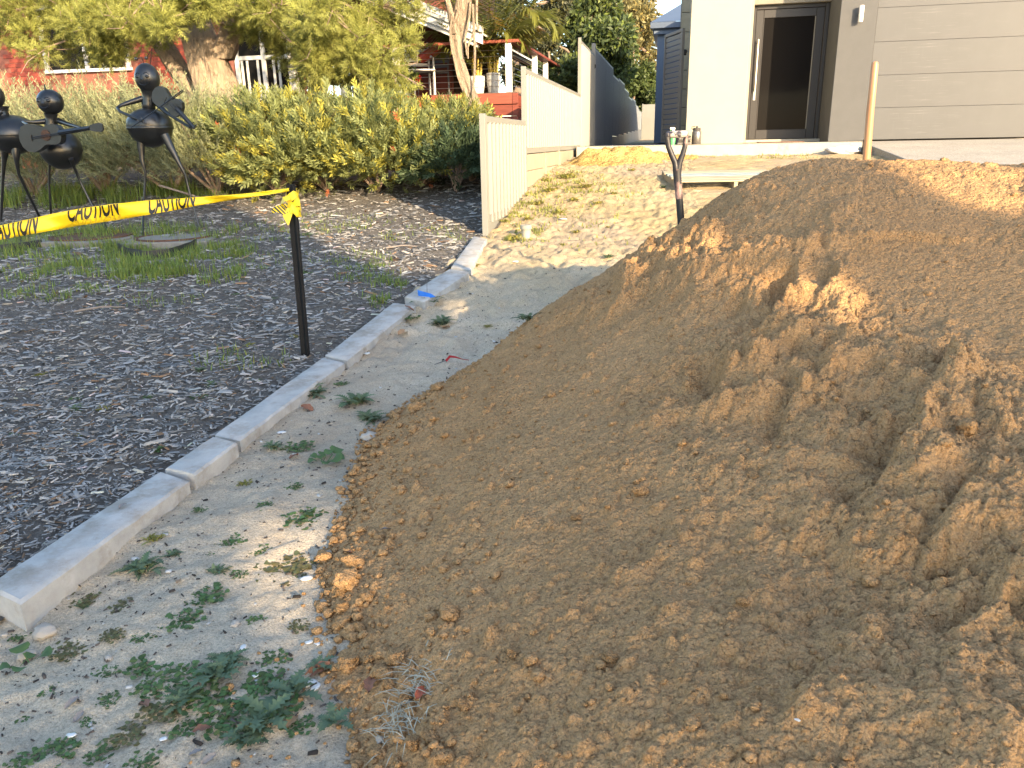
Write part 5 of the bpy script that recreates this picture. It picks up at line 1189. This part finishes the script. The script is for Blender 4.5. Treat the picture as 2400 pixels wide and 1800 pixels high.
p, q = atY(925, 78, 12.9), atY(972, 50, 12.9)
MB().tube([p, q], .055, 4).build('brace', M_WPAINT, rf_).location = -rf_.location
p = [atY(985, 138, 13.3), atY(1010, 124, 13.3), atY(1042, 106, 13.3), atY(1060, 108, 13.4), atY(1072, 112, 14.2), atY(1078, 118, 16.7)]
ob = MB().tube(p, [.075, .08, .085, .085, .085, .09], 12).build('slide_tube', simple('red_plastic_tube', (.42, .06, .03), .5, .1, 4), None, True, origin=tuple(map(float, p[0]))); tag(ob, 'fat bent red tube sloping down across the deck behind the railing', 'tube')
# ---- pots, palms, chairs on the deck
M_POTW = simple('white_pot', (.70, .68, .64), .6, .06, 4); M_POTG = simple('grey_pot', (.36, .36, .36), .7, .1, 14, .3, 90)
M_PALM = leafmat('palm_leaf', (.21, .22, .05), .4); M_PSTEM = simple('palm_stem', (.46, .33, .06), .6, .2, 8)
M_SUCC = leafmat('pot_plant_leaf', (.10, .15, .03), .35)
def pot(px, pt, pbm, w, m, lab, Y):
    x = X_(px, 210, Y); k = zdep(Y, px, 210)/FPX; h = (pbm-pt)*k; r = w*k/2
    T = thing('plant_pot', lab, 'pot', (x, Y, dz)); MB().lathe([(r*.70, 0), (r*.74, .01), (r*.95, h*.55), (r, h*.97), (r*1.0, h), (r*.9, h), (r*.86, h*.9)], 24).build('pot', m, T, True)
    for q in range(3): MB().tube([(r*(.78+.07*q)*math.cos(a), r*(.78+.07*q)*math.sin(a), h*(.2+.25*q)+.02*math.sin(2*a)) for a in np.linspace(3.3, 6.1, 8)], .006, 5).build('relief_band', m, T)
    MB().lathe([(r*.85, h*.88), (r*.85, h*.9)], 16).build('soil', M_MULCH, T); return T, x, r, h
def frond_mesh(L, n, w, droop, seed, sweep=1.):
    rr = random.Random(seed); V = []; F = []
    pts = [(0, L*t*math.cos(droop*t*.9), L*(math.sin(min(1.35, 1.2-droop*t*1.0))*t)) for t in np.linspace(0, 1, n)]
    P = [np.array(p) for p in pts]
    for i in range(1, n):
        t = i/(n-1); d = P[i]-P[i-1]; d = d/np.linalg.norm(d)
        for s in (-1, 1):
            ll = w*math.sin(math.pi*(.12+.85*t))*rr.uniform(.8, 1.15); dirv = np.array([s*.85, 0, 0])+d*.6+np.array([0, 0, -.18-.2*rr.random()])
            dirv /= np.linalg.norm(dirv); b = len(V); side = np.cross(dirv, np.array([0, 0, 1.])); side /= max(1e-6, np.linalg.norm(side))
            V += [P[i]-side*.008, P[i]+side*.008, P[i]+dirv*ll*.5+side*.013+np.array([0, 0, .02]), P[i]+dirv*ll*.5-side*.013+np.array([0, 0, .02]), P[i]+dirv*ll+np.array([0, 0, -ll*.15])]
            F += [(b, b+1, b+2), (b, b+2, b+3), (b+3, b+2, b+4)]
        b = len(V); V += [P[i-1]+np.array([-.006, 0, 0]), P[i-1]+np.array([.006, 0, 0]), P[i]+np.array([.006, 0, 0]), P[i]+np.array([-.006, 0, 0])]; F += [(b, b+1, b+2), (b, b+2, b+3)]
    return np.array(V), np.array(F)
palm_me = []
for k in range(4):
    v, f = frond_mesh(1., 26, .42, .25+.25*k, k)
    for tnt in ((1, 1, 1), (1.5, .85, .6)):
        c = np.ones((len(v), 3))*np.array(tnt)*rng.uniform(.85, 1.15, (len(v), 1)); palm_me.append(npmesh('frond', v, f, M_PALM, False, c))
def palm(x, y, z0, n, L, lab):
    T = thing('potted_palm', lab, 'palm', (x, y, z0))
    for i in range(6): a = i*1.05; MB().tube([(.05*math.cos(a), .05*math.sin(a), 0), (.10*math.cos(a), .10*math.sin(a), .32+.1*(i % 3))], [.022, .012], 7).build('cane', M_PSTEM, T, True)
    for i in range(n):
        dead = 1 if (i % 7 == 3) else 0
        o = link('frond', palm_me[(i % 4)*2+dead], T); s = L*random.uniform(.65, 1.1); o.scale = (s, s, s); o.rotation_euler = (random.uniform(-.15, .1), 0, i*2.39996); o.location = (0, 0, random.uniform(.1, .45))
YPT = 13.0
T, x, r, h = pot(1119, 179, 220, 37, M_POTW, 'tall white tapered pot holding a yellow-stemmed palm', YPT); palm(x, YPT, dz+h*.9, 22, 1.2, 'yellow-stemmed palm growing in the white pot')
T, x, r, h = pot(1157, 172, 219, 32, M_POTG, 'tall grey tapered pot holding a palm beside the white post', YPT); palm(x, YPT, dz+h*.9, 26, 1.5, 'palm growing in the grey pot beside the white post')
def leafball(name, lab, cat, c, r, n, size, m, par=None):
    d = rng.normal(size=(n, 3)); d /= np.linalg.norm(d, axis=1)[:, None]; P = d*(rng.random(n)**.4)[:, None]*np.array(r)
    u = d+rng.normal(size=(n, 3))*.5; u /= np.linalg.norm(u, axis=1)[:, None]; w = np.cross(u, rng.normal(size=(n, 3))); w /= np.linalg.norm(w, axis=1)[:, None]; s = size*rng.uniform(.6, 1.2, n)[:, None]
    V = np.stack([P-w*s*.0, P+w*s*.4+u*s*.5, P+u*s, P-w*s*.4+u*s*.5], 1).reshape(-1, 3); t = np.repeat(rng.uniform(.6, 1.4, (n, 1)), 4, 0)*np.ones(3)
    o = link(name, npmesh(name, V, np.arange(n*4).reshape(-1, 4), m, False, t), par, Vector([float(q) for q in c]))
    if lab: tag(o, lab, cat)
    return o
T, x, r, h = pot(880, 199, 229, 30, M_POTW, 'short white pot with a leafy plant on the deck edge', 12.75); leafball('pot_plant', 'leafy yellow-green plant in the short white pot', 'plant', (x, 12.75, dz+h+.08), (.2, .18, .14), 260, .07, M_SUCC)
T, x, r, h = pot(950, 201, 227, 28, M_POTG, 'grey pot with hanging foliage above it on the deck edge', 12.75); leafball('pot_plant', 'bushy green plant in the grey pot beside the cast chair', 'plant', (x, 12.75, dz+h+.12), (.22, .18, .2), 420, .06, M_SUCC)
M_CAST = simple('white_cast_metal', (.66, .66, .66), .5, .05, 8)
def chair(x, y, rz, lab, m):
    T = thing('garden_chair', lab, 'chair', (x, y, dz), rz=rz)
    MB().box(-.23, .23, -.22, .22, .40, .425, .008).build('seat', m, T)
    for sx in (-.21, .21):
        MB().tube([(sx, -.2, 0), (sx*1.0, -.19, .40)], .016, 7).build('leg', m, T); MB().tube([(sx, .22, 0), (sx, .2, .42), (sx, .27, .88)], .016, 7).build('leg', m, T)
        MB().tube([(sx, .22, .62), (sx, .0, .64), (sx, -.17, .60), (sx, -.19, .42)], .014, 7).build('arm', m, T)
    for i in range(5): MB().box(-.195, .195, .222+i*.012, .236+i*.012, .5+i*.075, .55+i*.075, .004).build('back_slat', m, T)
chair(X_(985, 215, 13.1), 13.1, .5, 'ornate white cast garden chair near the deck edge', M_CAST)
chair(X_(1012, 215, 13.5), 13.5, -.4, 'dark slatted garden chair behind the white cast chair', simple('dark_metal_chair', (.10, .10, .11), .6, .1, 8))
chair(X_(770, 215, 13.2), 13.2, 2.4, 'timber garden chair half hidden behind the shrubs', simple('chair_timber', (.32, .20, .11), .7, .2, 8))
o = leafball('red_flower', 'small red flower beside the hanging green plant on the deck', 'flower', (X_(981, 186, 12.8), 12.8, Z_(981, 186, 12.8)), (.04, .04, .04), 40, .05, leafmat('red_petal', (.6, .02, .02), .2))
MB().tube([(0, 0, 0), (-.02, 0, -.3)], .004, 5).build('stem', M_WIRE, o)

# ================================================================== SHRUBS AND TREES
def frames(d):
    """rotation matrices taking +y to direction d, with a random roll"""
    n = len(d); y = d/np.linalg.norm(d, axis=1)[:, None]; r = rng.normal(size=(n, 3)); x = np.cross(y, r); x /= np.linalg.norm(x, axis=1)[:, None]; z = np.cross(x, y); return np.stack([x, y, z], 2)
def sprig(nl, leaf, w, ang, bend=.15, stem=.012, tuft=0., tri=False):
    V = []; F = []
    f = lambda t: np.array([bend*t*t*.6, t, bend*t*t*.4])
    for i in range(3 if not tri else 0):
        a, b = f(i/3), f((i+1)/3); k = len(V); V += [a+[-stem, 0, 0], a+[stem, 0, 0], b+[stem*.7, 0, 0], b+[-stem*.7, 0, 0]]; F += [(k, k+1, k+2), (k, k+2, k+3)]
    for i in range(nl):
        t = .12+.88*(i+.5)/nl if not tuft else 1-tuft*(1-(i+.5)/nl); p = f(t); a = i*2.39996; s = math.sin(ang); d = np.array([math.cos(a)*s, math.cos(ang), math.sin(a)*s]); l = leaf*(1-.35*abs(t-.5))
        sd = np.cross(d, np.array([.3, .2, .9])); sd = sd/np.linalg.norm(sd)*w; k = len(V)
        
        if tri: V += [p+sd*.6, p+d*l, p-sd*.6]; F += [(k, k+1, k+2)]
        else: V += [p, p+d*l*.5+sd, p+d*l, p+d*l*.5-sd]; F += [(k, k+1, k+2), (k, k+2, k+3)]
    return np.array(V), np.array(F)
def bush(T, ells, n, tmpl, size, mat, up=.6, shell=.55, tintf=None, name='foliage', ground=True):
    vol = np.array([r[0]*r[2] for c, r in ells]); idx = rng.choice(len(ells), n, p=vol/vol.sum()); c = np.array([e[0] for e in ells])[idx]; r = np.array([e[1] for e in ells])[idx]
    d = rng.normal(size=(n, 3)); d[:, 2] = np.where(ground, np.abs(d[:, 2])*.9-.25, d[:, 2]); d /= np.linalg.norm(d, axis=1)[:, None]
    q = (shell+(1-shell)*rng.random(n))[:, None]; pos = c + d*r*q
    if ground: pos[:, 2] = np.maximum(pos[:, 2], mz(pos[:, 0], pos[:, 1])+.02)
    dirs = d/r*r.mean(1)[:, None] + rng.normal(size=(n, 3))*.35; dirs[:, 2] += up
    t = rng.uniform(.7, 1.3, (n, 1))*np.ones((1, 3))
    if tintf is not None: t = tintf(t, pos, d)
    s = size*rng.uniform(.6, 1.2, n)
    o = scatter_mesh(name, tmpl[0], tmpl[1], pos, frames(dirs), s, mat, t, T); o.location = -T.location; return o
def stems(T, base, tips, mat, r0=.03):
    mb = MB()
    for t in tips:
        m = [(base[i]*.5+t[i]*.5)+random.uniform(-.08, .08) for i in range(3)]; mb.tube([base, m, t], [r0, r0*.7, r0*.3], 6)
    o = mb.build('stems', mat, T, True); o.location = -T.location
M_BARK = simple('grey_bark', (.33, .255, .185), .95, .35, 16, 1.0, 20, stretch=(1, 1, .2), bdist=.09, dark=(.16, .115, .08), dscale=9, dpos=(.55, .68)); M_TWIG = simple('twig_bark', (.22, .16, .12), .95, .3, 12)  # dark bark patches double as dappled shade put into the colour
M_SILV = leafmat('silver_bush_leaf', (.25, .265, .145), .3); M_GREV = leafmat('grevillea_leaf', (.20, .225, .085), .35); M_JUN = leafmat('juniper_leaf', (.255, .265, .068), .3); M_DKB = leafmat('dark_shrub_leaf', (.06, .09, .045), .3)
SPR_S = sprig(20, .13, .012, .55, .2, .006); SPR_G = sprig(13, .42, .05, .6, .1, .01, tuft=.75); SPR_J = sprig(20, .42, .05, .85, .15, .010, tuft=.9, tri=True)
def B(px, py, Y): return atY(px, py, Y)
# silvery bush in three masses
SB = [((60, 330), 9.2, 1.25, .95, .95), ((230, 330), 9.3, 1.2, .9, .92), ((390, 350), 9.3, 1.15, .85, .78), ((500, 385), 9.2, .75, .7, .6)]
for i, ((px, py), Y, rx, ry, rz) in enumerate(SB):
    c = B(px, 345, Y); g = float(mz(c[0], Y)); c = np.array([c[0], Y, g+.35])
    T = thing('silvery_bush', ['silvery green wispy bush behind the third sculpture', 'silvery green wispy bush behind the guitar player', 'silvery green wispy bush behind the violin player', 'low silvery green bush beside the leaning tree trunk'][i], 'bush', (c[0], c[1], g), 'silvery bushes behind the sculptures')
    el = [(c, (rx, ry, rz))] + [(c+np.array([random.uniform(-.6, .6)*rx, random.uniform(-.3, .3), random.uniform(-.1, .35)]), (rx*.5, ry*.5, rz*.65)) for _ in range(5)]
    bush(T, el, 1550, SPR_S, .42, M_SILV, up=.85, shell=.6)
    stems(T, (c[0], c[1], g), [tuple(c+np.array([random.uniform(-1, 1)*rx*.7, random.uniform(-.5, .3), random.uniform(.2, .6)])) for _ in range(10)], M_TWIG, .025)
# red-flowering shrub in front of the deck
def tg(t, pos, d):
    k = rng.random(len(t)); t = t*np.where((k < .22)[:, None], np.array([1.75, 1.45, .75]), 1.); t = np.where((k > .994)[:, None], np.array([1.9, .5, .55])*np.ones((len(t), 3)), t); return t
GB = [(640, 9.3, .8, .8, .55), (760, 9.35, 1.0, .9, .74), (880, 9.45, 1.0, .9, .76), (985, 9.7, .8, .75, .42)]
for i, (px, Y, rx, ry, rz) in enumerate(GB):
    c = B(px, 345, Y); g = float(mz(c[0], Y)); c = np.array([c[0], Y, g+.38])
    T = thing('grevillea_shrub', ['lime and grey-green shrub next to the tree trunk', 'lime-tipped shrub in front of the veranda posts', 'tall lime-tipped shrub in front of the short white pot', 'lime-tipped shrub at the foot of the thin twisted tree'][i], 'shrub', (c[0], c[1], g), 'lime-tipped shrubs before the deck')
    el = [(c, (rx, ry, rz))] + [(c+np.array([random.uniform(-.7, .7)*rx, random.uniform(-.5, .3), random.uniform(-.25, .35)]), (rx*.5, ry*.5, rz*.5)) for _ in range(6)]
    bush(T, el, 1500, SPR_G, .20, M_GREV, up=.45, shell=.62, tintf=tg); stems(T, (c[0], c[1], g), [tuple(c+np.array([random.uniform(-1, 1)*rx*.7, random.uniform(-.5, .3), random.uniform(.1, .6)])) for _ in range(9)], M_TWIG, .02)
for i, (px, Y, rx, ry, rz) in enumerate([(1065, 9.3, .5, .6, .40), (1100, 10.2, .45, .6, .42)]):
    c = B(px, 345, Y); g = float(mz(c[0], Y)); c = np.array([c[0], Y, g+.3]); T = thing('dark_shrub', ['dark green shrub in the shade of the low fence panel', 'dark shrub squeezed between fence and thin tree'][i], 'shrub', (c[0], c[1], g))
    bush(T, [(c, (rx, ry, rz))], 900, SPR_G, .2, M_DKB, up=.45, shell=.5); stems(T, (c[0], c[1], g), [tuple(c+np.array([random.uniform(-1, 1)*rx*.6, random.uniform(-.4, .3), random.uniform(.1, .5)])) for _ in range(6)], M_TWIG, .02)
# ---- big tree with lime foliage
def trunk(pts, rad, n=18, seed=0):
    V = []; F = []; P = [np.array(p, float) for p in pts]
    t_ = np.linspace(0, 1, len(P)); N = 26; ts2 = np.linspace(0, 1, N)
    Pi = np.stack([np.interp(ts2, t_, [p[i] for p in P]) for i in range(3)], 1); Ri = np.interp(ts2, t_, rad)
    for k in range(2): Pi[1:-1] = (Pi[:-2]+2*Pi[1:-1]+Pi[2:])/4
    for j in range(N):
        for i in range(n):
            a = 2*math.pi*i/n; r = Ri[j]*(1+.13*math.sin(3*a+seed+j*.10)+.07*math.sin(7*a+j*.21+seed)+.05*math.sin(11*a-j*.4)+random.uniform(-.03, .03)); V.append(Pi[j]+np.array([r*math.cos(a), r*math.sin(a), 0]))
    for j in range(N-1):
        for i in range(n): k = (i+1) % n; F.append((j*n+i, j*n+k, (j+1)*n+k, (j+1)*n+i))
    F.append(tuple((N-1)*n+i for i in range(n))); return MB().add(V, F)
YT = 10.9; bT = B(540, 345, YT); gT = float(mz(bT[0], YT)); kT = zdep(YT, 520, 250)/FPX
big = thing('lime_foliage_tree', 'big old tree with forked grey trunk and hanging lime-green foliage', 'tree', (bT[0], YT, gT))
def wt(o): o.location = -big.location; return o
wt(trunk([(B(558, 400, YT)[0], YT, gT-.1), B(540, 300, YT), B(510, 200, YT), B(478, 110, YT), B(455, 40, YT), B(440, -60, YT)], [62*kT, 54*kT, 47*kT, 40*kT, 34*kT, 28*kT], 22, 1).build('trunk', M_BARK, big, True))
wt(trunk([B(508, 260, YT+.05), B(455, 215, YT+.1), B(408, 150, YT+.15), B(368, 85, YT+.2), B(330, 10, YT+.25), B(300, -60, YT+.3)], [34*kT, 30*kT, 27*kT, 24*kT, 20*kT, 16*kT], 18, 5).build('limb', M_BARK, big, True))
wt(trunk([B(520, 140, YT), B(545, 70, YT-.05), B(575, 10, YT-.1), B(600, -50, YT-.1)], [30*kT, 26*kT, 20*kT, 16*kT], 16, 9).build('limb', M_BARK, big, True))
CLP = [(200, 115, 45), (85, 120, 34), (345, 75, 42), (290, 60, 40), (140, 30, 75), (60, 60, 60), (215, 60, 75), (280, 105, 70), (330, 30, 50), (420, 15, 60), (380, 45, 45), (560, 30, 70), (650, 20, 60), (700, 50, 75), (760, 95, 80), (720, 130, 50), (830, 60, 90), (880, 120, 68), (800, 150, 62), (740, 165, 45), (920, 165, 42), (950, 190, 28), (850, 190, 52), (900, 60, 60), (930, 30, 50), (600, 20, 60), (480, -20, 70), (780, 10, 80), (250, 10, 70), (870, 215, 34), (30, 20, 55)]
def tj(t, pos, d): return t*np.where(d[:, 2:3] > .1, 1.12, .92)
el = []; tips = []
for px, py, r in CLP:
    Y = YT - .9 + random.uniform(-.5, .9); c = B(px, py, Y); rr = r*zdep(Y, px, py)/FPX; tips.append(tuple(c)); sub = 4
    for _ in range(sub):
        o_ = rng.normal(size=3)*rr*.52; el.append((c+o_*np.array([1, .8, .75]), (rr*.50, rr*.5, rr*.42)))
for _ in range(46):   # rest of the crown, above the picture
    c = np.array([bT[0]+random.uniform(-4.2, 3.2), YT+random.uniform(-1.6, 2.4), H+random.uniform(2.7, 5.)]); el.append((c, (random.uniform(.5, .9),)*3))
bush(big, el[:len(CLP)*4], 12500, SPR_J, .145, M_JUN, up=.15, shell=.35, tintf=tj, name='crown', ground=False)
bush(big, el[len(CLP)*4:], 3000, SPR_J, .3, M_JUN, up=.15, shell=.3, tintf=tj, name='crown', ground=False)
st_ = MB()
hubs = [B(330, 10, YT+.25), B(440, -40, YT), B(600, -40, YT-.1), B(545, 70, YT-.05), B(368, 85, YT+.2)]
for t in tips:
    h = min(hubs, key=lambda q: np.linalg.norm(np.array(t)-q)); h = np.array(h); t = np.array(t); m = (h+t)/2+np.array([0, 0, .18])
    st_.tube([h, m, t], [.03, .018, .008], 6)
    for _ in range(6): e = t+rng.normal(size=3)*.22; st_.tube([t*.8+m*.2, (t+e)/2+rng.normal(size=3)*.04, e], [.010, .007, .003], 4)
wt(st_.build('branches', M_TWIG, big, True))
# ---- thin twisted tree by the deck
YN = 11.4; kN = zdep(YN, 1090, 150)/FPX; bN = B(1128, 300, YN); gN = float(mz(bN[0], YN))
thin = thing('twisted_tree', 'thin twisted grey tree with hanging roots in front of the deck', 'tree', (bN[0], YN, gN))
def wn_(o): o.location = -thin.location; return o
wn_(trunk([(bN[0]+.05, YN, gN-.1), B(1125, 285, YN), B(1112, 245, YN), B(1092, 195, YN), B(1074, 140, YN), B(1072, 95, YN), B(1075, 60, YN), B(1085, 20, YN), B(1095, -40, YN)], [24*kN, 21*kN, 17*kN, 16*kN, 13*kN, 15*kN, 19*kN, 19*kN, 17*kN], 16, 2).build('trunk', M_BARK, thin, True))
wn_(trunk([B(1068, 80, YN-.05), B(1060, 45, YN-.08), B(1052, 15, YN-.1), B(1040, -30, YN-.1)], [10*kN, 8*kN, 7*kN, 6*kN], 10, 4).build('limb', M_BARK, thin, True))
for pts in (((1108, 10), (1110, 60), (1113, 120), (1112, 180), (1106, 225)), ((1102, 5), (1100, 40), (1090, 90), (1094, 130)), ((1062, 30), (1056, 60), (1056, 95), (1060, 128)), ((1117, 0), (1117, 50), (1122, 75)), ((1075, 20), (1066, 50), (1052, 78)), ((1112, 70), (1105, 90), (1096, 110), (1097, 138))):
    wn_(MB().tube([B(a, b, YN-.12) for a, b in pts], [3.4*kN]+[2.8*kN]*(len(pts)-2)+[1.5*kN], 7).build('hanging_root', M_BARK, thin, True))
el = [(np.array([bN[0]+random.uniform(-1.1, 1.), YN+random.uniform(-.6, .9), H+random.uniform(2.6, 3.8)]), (.5, .5, .45)) for _ in range(14)]
bush(thin, el, 900, SPR_J, .22, M_JUN, up=0, shell=.3, name='crown', ground=False)
# ---- trees beyond the fences
def leaftree(name, lab, base, h, ells, n, size, m, tr=.12, grp=None, tt=None):
    T = thing(name, lab, 'tree', base, grp); bx, by, bz = base
    MB().tube([(0, 0, -.2), (.1, 0, h*.45), (-.05, .1, h*.85)], [tr, tr*.75, tr*.3], 10).build('trunk', M_TWIG, T, True)
    r = np.array([e[1] for e in ells]); c = np.array([e[0] for e in ells]); w = r.prod(1)**(2/3); idx = rng.choice(len(ells), n, p=w/w.sum())
    d = rng.normal(size=(n, 3)); d /= np.linalg.norm(d, axis=1)[:, None]; P = c[idx]+d*r[idx]*(.45+.6*rng.random(n)**.7)[:, None]
    u = d*.6+rng.normal(size=(n, 3))*.7+np.array([0, 0, -.3]); u /= np.linalg.norm(u, axis=1)[:, None]; wv = np.cross(u, rng.normal(size=(n, 3))); wv /= np.linalg.norm(wv, axis=1)[:, None]; s = size*rng.uniform(.6, 1.3, n)[:, None]
    V = np.stack([P, P+wv*s*.22+u*s*.5, P+u*s, P-wv*s*.22+u*s*.5], 1).reshape(-1, 3); t = rng.uniform(.6, 1.4, (n, 1))*np.ones((1, 3))
    if tt is not None: t = t*np.where(rng.random((n, 1)) < .25, np.array(tt), 1.)
    o = link('crown', npmesh('crown', V, np.arange(n*4).reshape(-1, 4), m, False, np.repeat(t, 4, 0)), T); o.location = -T.location
    mb = MB()
    for e in ells[::2]: mb.tube([(bx, by, bz+h*.4), tuple((np.array([bx, by, bz+h*.5])+e[0])/2), tuple(e[0])], [tr*.4, tr*.3, tr*.1], 5)
    mb.build('branches', M_TWIG, T, True).location = -T.location
    return T
M_T1 = leafmat('dark_conifer_leaf', (.07, .095, .036), .25); M_T2 = leafmat('gum_leaf', (.17, .155, .07), .35); M_T3 = leafmat('bamboo_leaf', (.075, .10, .03), .3); M_T4 = leafmat('lime_shrub_leaf', (.13, .17, .03), .4); M_T5 = leafmat('shade_leaf', (.05, .055, .03), .25)
def cl(lst, Y, dy=1.2):
    out = []
    for px, py, r in lst:
        y = Y+random.uniform(-dy, dy); c = B(px, py, y); rr = r*zdep(y, px, py)/FPX
        for _ in range(3): out.append((c+rng.normal(size=3)*rr*.45, (rr*.62, rr*.62, rr*.62)))
    return out
def tb(px, Y): return (X_(px, 300, Y), Y, float(G0(0, Y)))
leaftree('conifer_tree', 'dense dark green conifer rising behind the tall fence panel', tb(1370, 31), 6, cl([(1370, 70, 55), (1330, 120, 50), (1410, 120, 60), (1380, 170, 55), (1440, 170, 45), (1300, 60, 40), (1390, 20, 50), (1450, 90, 45), (1350, -20, 50), (1330, 200, 45), (1420, 220, 40)], 31), 17000, .22, M_T1, .2, tt=(1.6, 1.5, .8))
leaftree('bamboo_clump', 'feathery bamboo-like greenery leaning over the grey fence', tb(1480, 43), 6, cl([(1480, 150, 34), (1500, 195, 30), (1455, 120, 34), (1430, 190, 34), (1520, 215, 18), (1470, 210, 26), (1410, 150, 30), (1500, 235, 24), (1450, 235, 30), (1485, 180, 30), (1515, 180, 22), (1400, 200, 36)], 43, .6), 14000, .26, M_T3, .1)
leaftree('gum_tree', 'tall sunlit gum tree with olive-gold leaves behind the passage', tb(1460, 52), 12, cl([(1490, 40, 45), (1520, 20, 36), (1450, 20, 45), (1500, 100, 40), (1530, 90, 22), (1470, 90, 40), (1515, 150, 32), (1440, 70, 40), (1490, -30, 50), (1535, 45, 20), (1400, 0, 50), (1340, 10, 50)], 52, 1.5), 16000, .27, M_T2, .3, tt=(1.5, 1.3, 1.))
leaftree('lime_shrub', 'lime-green shrub topping the far white fence', tb(1515, 45), 4, cl([(1515, 190, 26), (1530, 205, 18), (1500, 215, 20), (1530, 180, 16)], 45, .5), 3500, .2, M_T4, .1)
leaftree('dark_tree', 'dark leafy tree with sky gaps behind the deck palms', tb(1210, 25), 8, cl([(1180, 40, 45), (1230, 20, 40), (1215, 90, 30), (1270, 30, 42), (1260, 110, 30), (1150, -10, 50), (1240, 150, 34), (1290, 150, 34), (1280, 90, 32), (1310, 30, 40), (1200, 160, 30)], 25), 11000, .16, M_T5, .2, tt=(2.4, 2.0, 1.2))
leaftree('dark_tree', 'shaded tree filling the gap above the deck roof', tb(1120, 22), 8, cl([(1120, 10, 50), (1060, -10, 60), (1000, -20, 60), (1150, 60, 40), (1120, 80, 36)], 22), 7000, .16, M_T5, .2, tt=(2.2, 1.9, 1.1))
leaftree('back_garden_shrub', 'dark leafy shrub between the deck railing and the fence', tb(1290, 17), 2.4, cl([(1290, 190, 40), (1250, 190, 36), (1320, 210, 36), (1330, 170, 30), (1270, 220, 36)], 16.5, .4), 5000, .12, M_T3, .06)
for i, (px, Y) in enumerate(((-150, 24), (60, 26), (300, 27), (520, 26), (760, 27))):
    leaftree('backdrop_tree', 'leafy tree standing behind the red house', tb(px, Y), 7, cl([(px, 0, 120), (px-70, -60, 120), (px+70, -60, 120), (px, 90, 100), (px+80, 50, 90)], Y), 3200, .45, M_T5, .2, 'trees behind the red house', tt=(2., 1.8, 1.))
# ================================================================== STREET TREES BEHIND THE VIEWPOINT (unseen, crowns shaped to cast the shade)
M_SHL = leafmat('street_tree_leaf', (.06, .09, .03), .2)
M_SBARK = simple('street_tree_bark', (.16, .12, .09), .95, .3, 12, .8, 40)
def shade_ok(s, h, holes):
    for a, b_, ra, rb in holes:
        if ((s-a)/ra)**2 + ((h-b_)/rb)**2 < 1: return False
    return True
HOLES = [(2.18, .05, .13, .15), (2.20, .36, .17, .12), (2.06, .19, .07, .06), (2.02, .28, .08, .07), (2.10, -.10, .07, .06), (3.22, .36, .30, .24), (.46, -.48, .24, .12), (.36, -.63, .12, .09), (1.52, -.50, .07, .05)]  # leaf-free gaps set so sun patches land on the mound and its toe
def crown(name, label, edge, a0, a1, n, size, s0, s1, h0, trunk_s):
    T = thing(name, label, 'tree', (*(PERP[:2]*trunk_s + TRAV[:2]*(a0+a1)/2), -.2))
    C_ = []; k = 0
    hmax = max(edge(s) for s in np.linspace(s0, s1, 40))
    while len(C_) < n:
        s = random.uniform(s0, s1); h = random.uniform(h0, hmax)
        if h > edge(s) + .09*math.sin(s*9.1)+.06*math.sin(s*23+1): continue
        if not shade_ok(s, h, HOLES): continue
        C_.append((s, h))
    C_ = np.array(C_); a = rng.uniform(a0, a1, n)
    P = PERP[None]*C_[:, :1] + TRAV[None]*a[:, None]; P[:, 2] = H + C_[:, 1] - a*TAN
    u = rng.normal(size=(n, 3)); u /= np.linalg.norm(u, axis=1)[:, None]; w = rng.normal(size=(n, 3)); w -= (w*u).sum(1)[:, None]*u; w /= np.linalg.norm(w, axis=1)[:, None]
    sz = rng.uniform(.6, 1.1, n)[:, None]*size
    V = np.stack([P-u*sz, P+w*sz*.5, P+u*sz, P-w*sz*.5], 1).reshape(-1, 3)
    F = np.arange(n*4).reshape(-1, 4); tint = np.repeat(rng.uniform(.6, 1.4, (n, 1)), 4, 0)*np.ones(3)
    o = link('crown', npmesh('crown', V, F, M_SHL, False, tint), T); o.location = -T.location
    tx, ty, tz = T.location
    top = H + h0 - (a0+a1)/2*TAN
    MB().tube([(0, 0, -.2), (.05, .03, (top-tz)*.5), (0, .1, top-tz+.8)], [.28, .2, .1], 10).build('trunk', M_SBARK, T, True)
    return T
def eT(s): return float(np.interp(s, (-5.5, -4, -1, .8, 1.5, 1.95, 2.05), (3.0, 3.7, 3.9, 3.65, 2.9, 1.6, .3)))
def eL(s): return float(np.interp(s, (1.7, 2.2, 3.0, 3.35, 3.7, 4.4, 5.0), (.78, .76, .60, .58, .28, -.05, -.7)))
crown('street_tree', 'unseen broad leafy street tree across the road, its crown shaped for the shade', eT, -15, -11, 34000, .17, -5.5, 2.05, -1.35, -1.5)
crown('street_tree', 'unseen smaller street tree beside the broad one, its crown shaped for the shade', eL, -11, -8, 20000, .09, 1.7, 5.0, -1.35, 3.2)
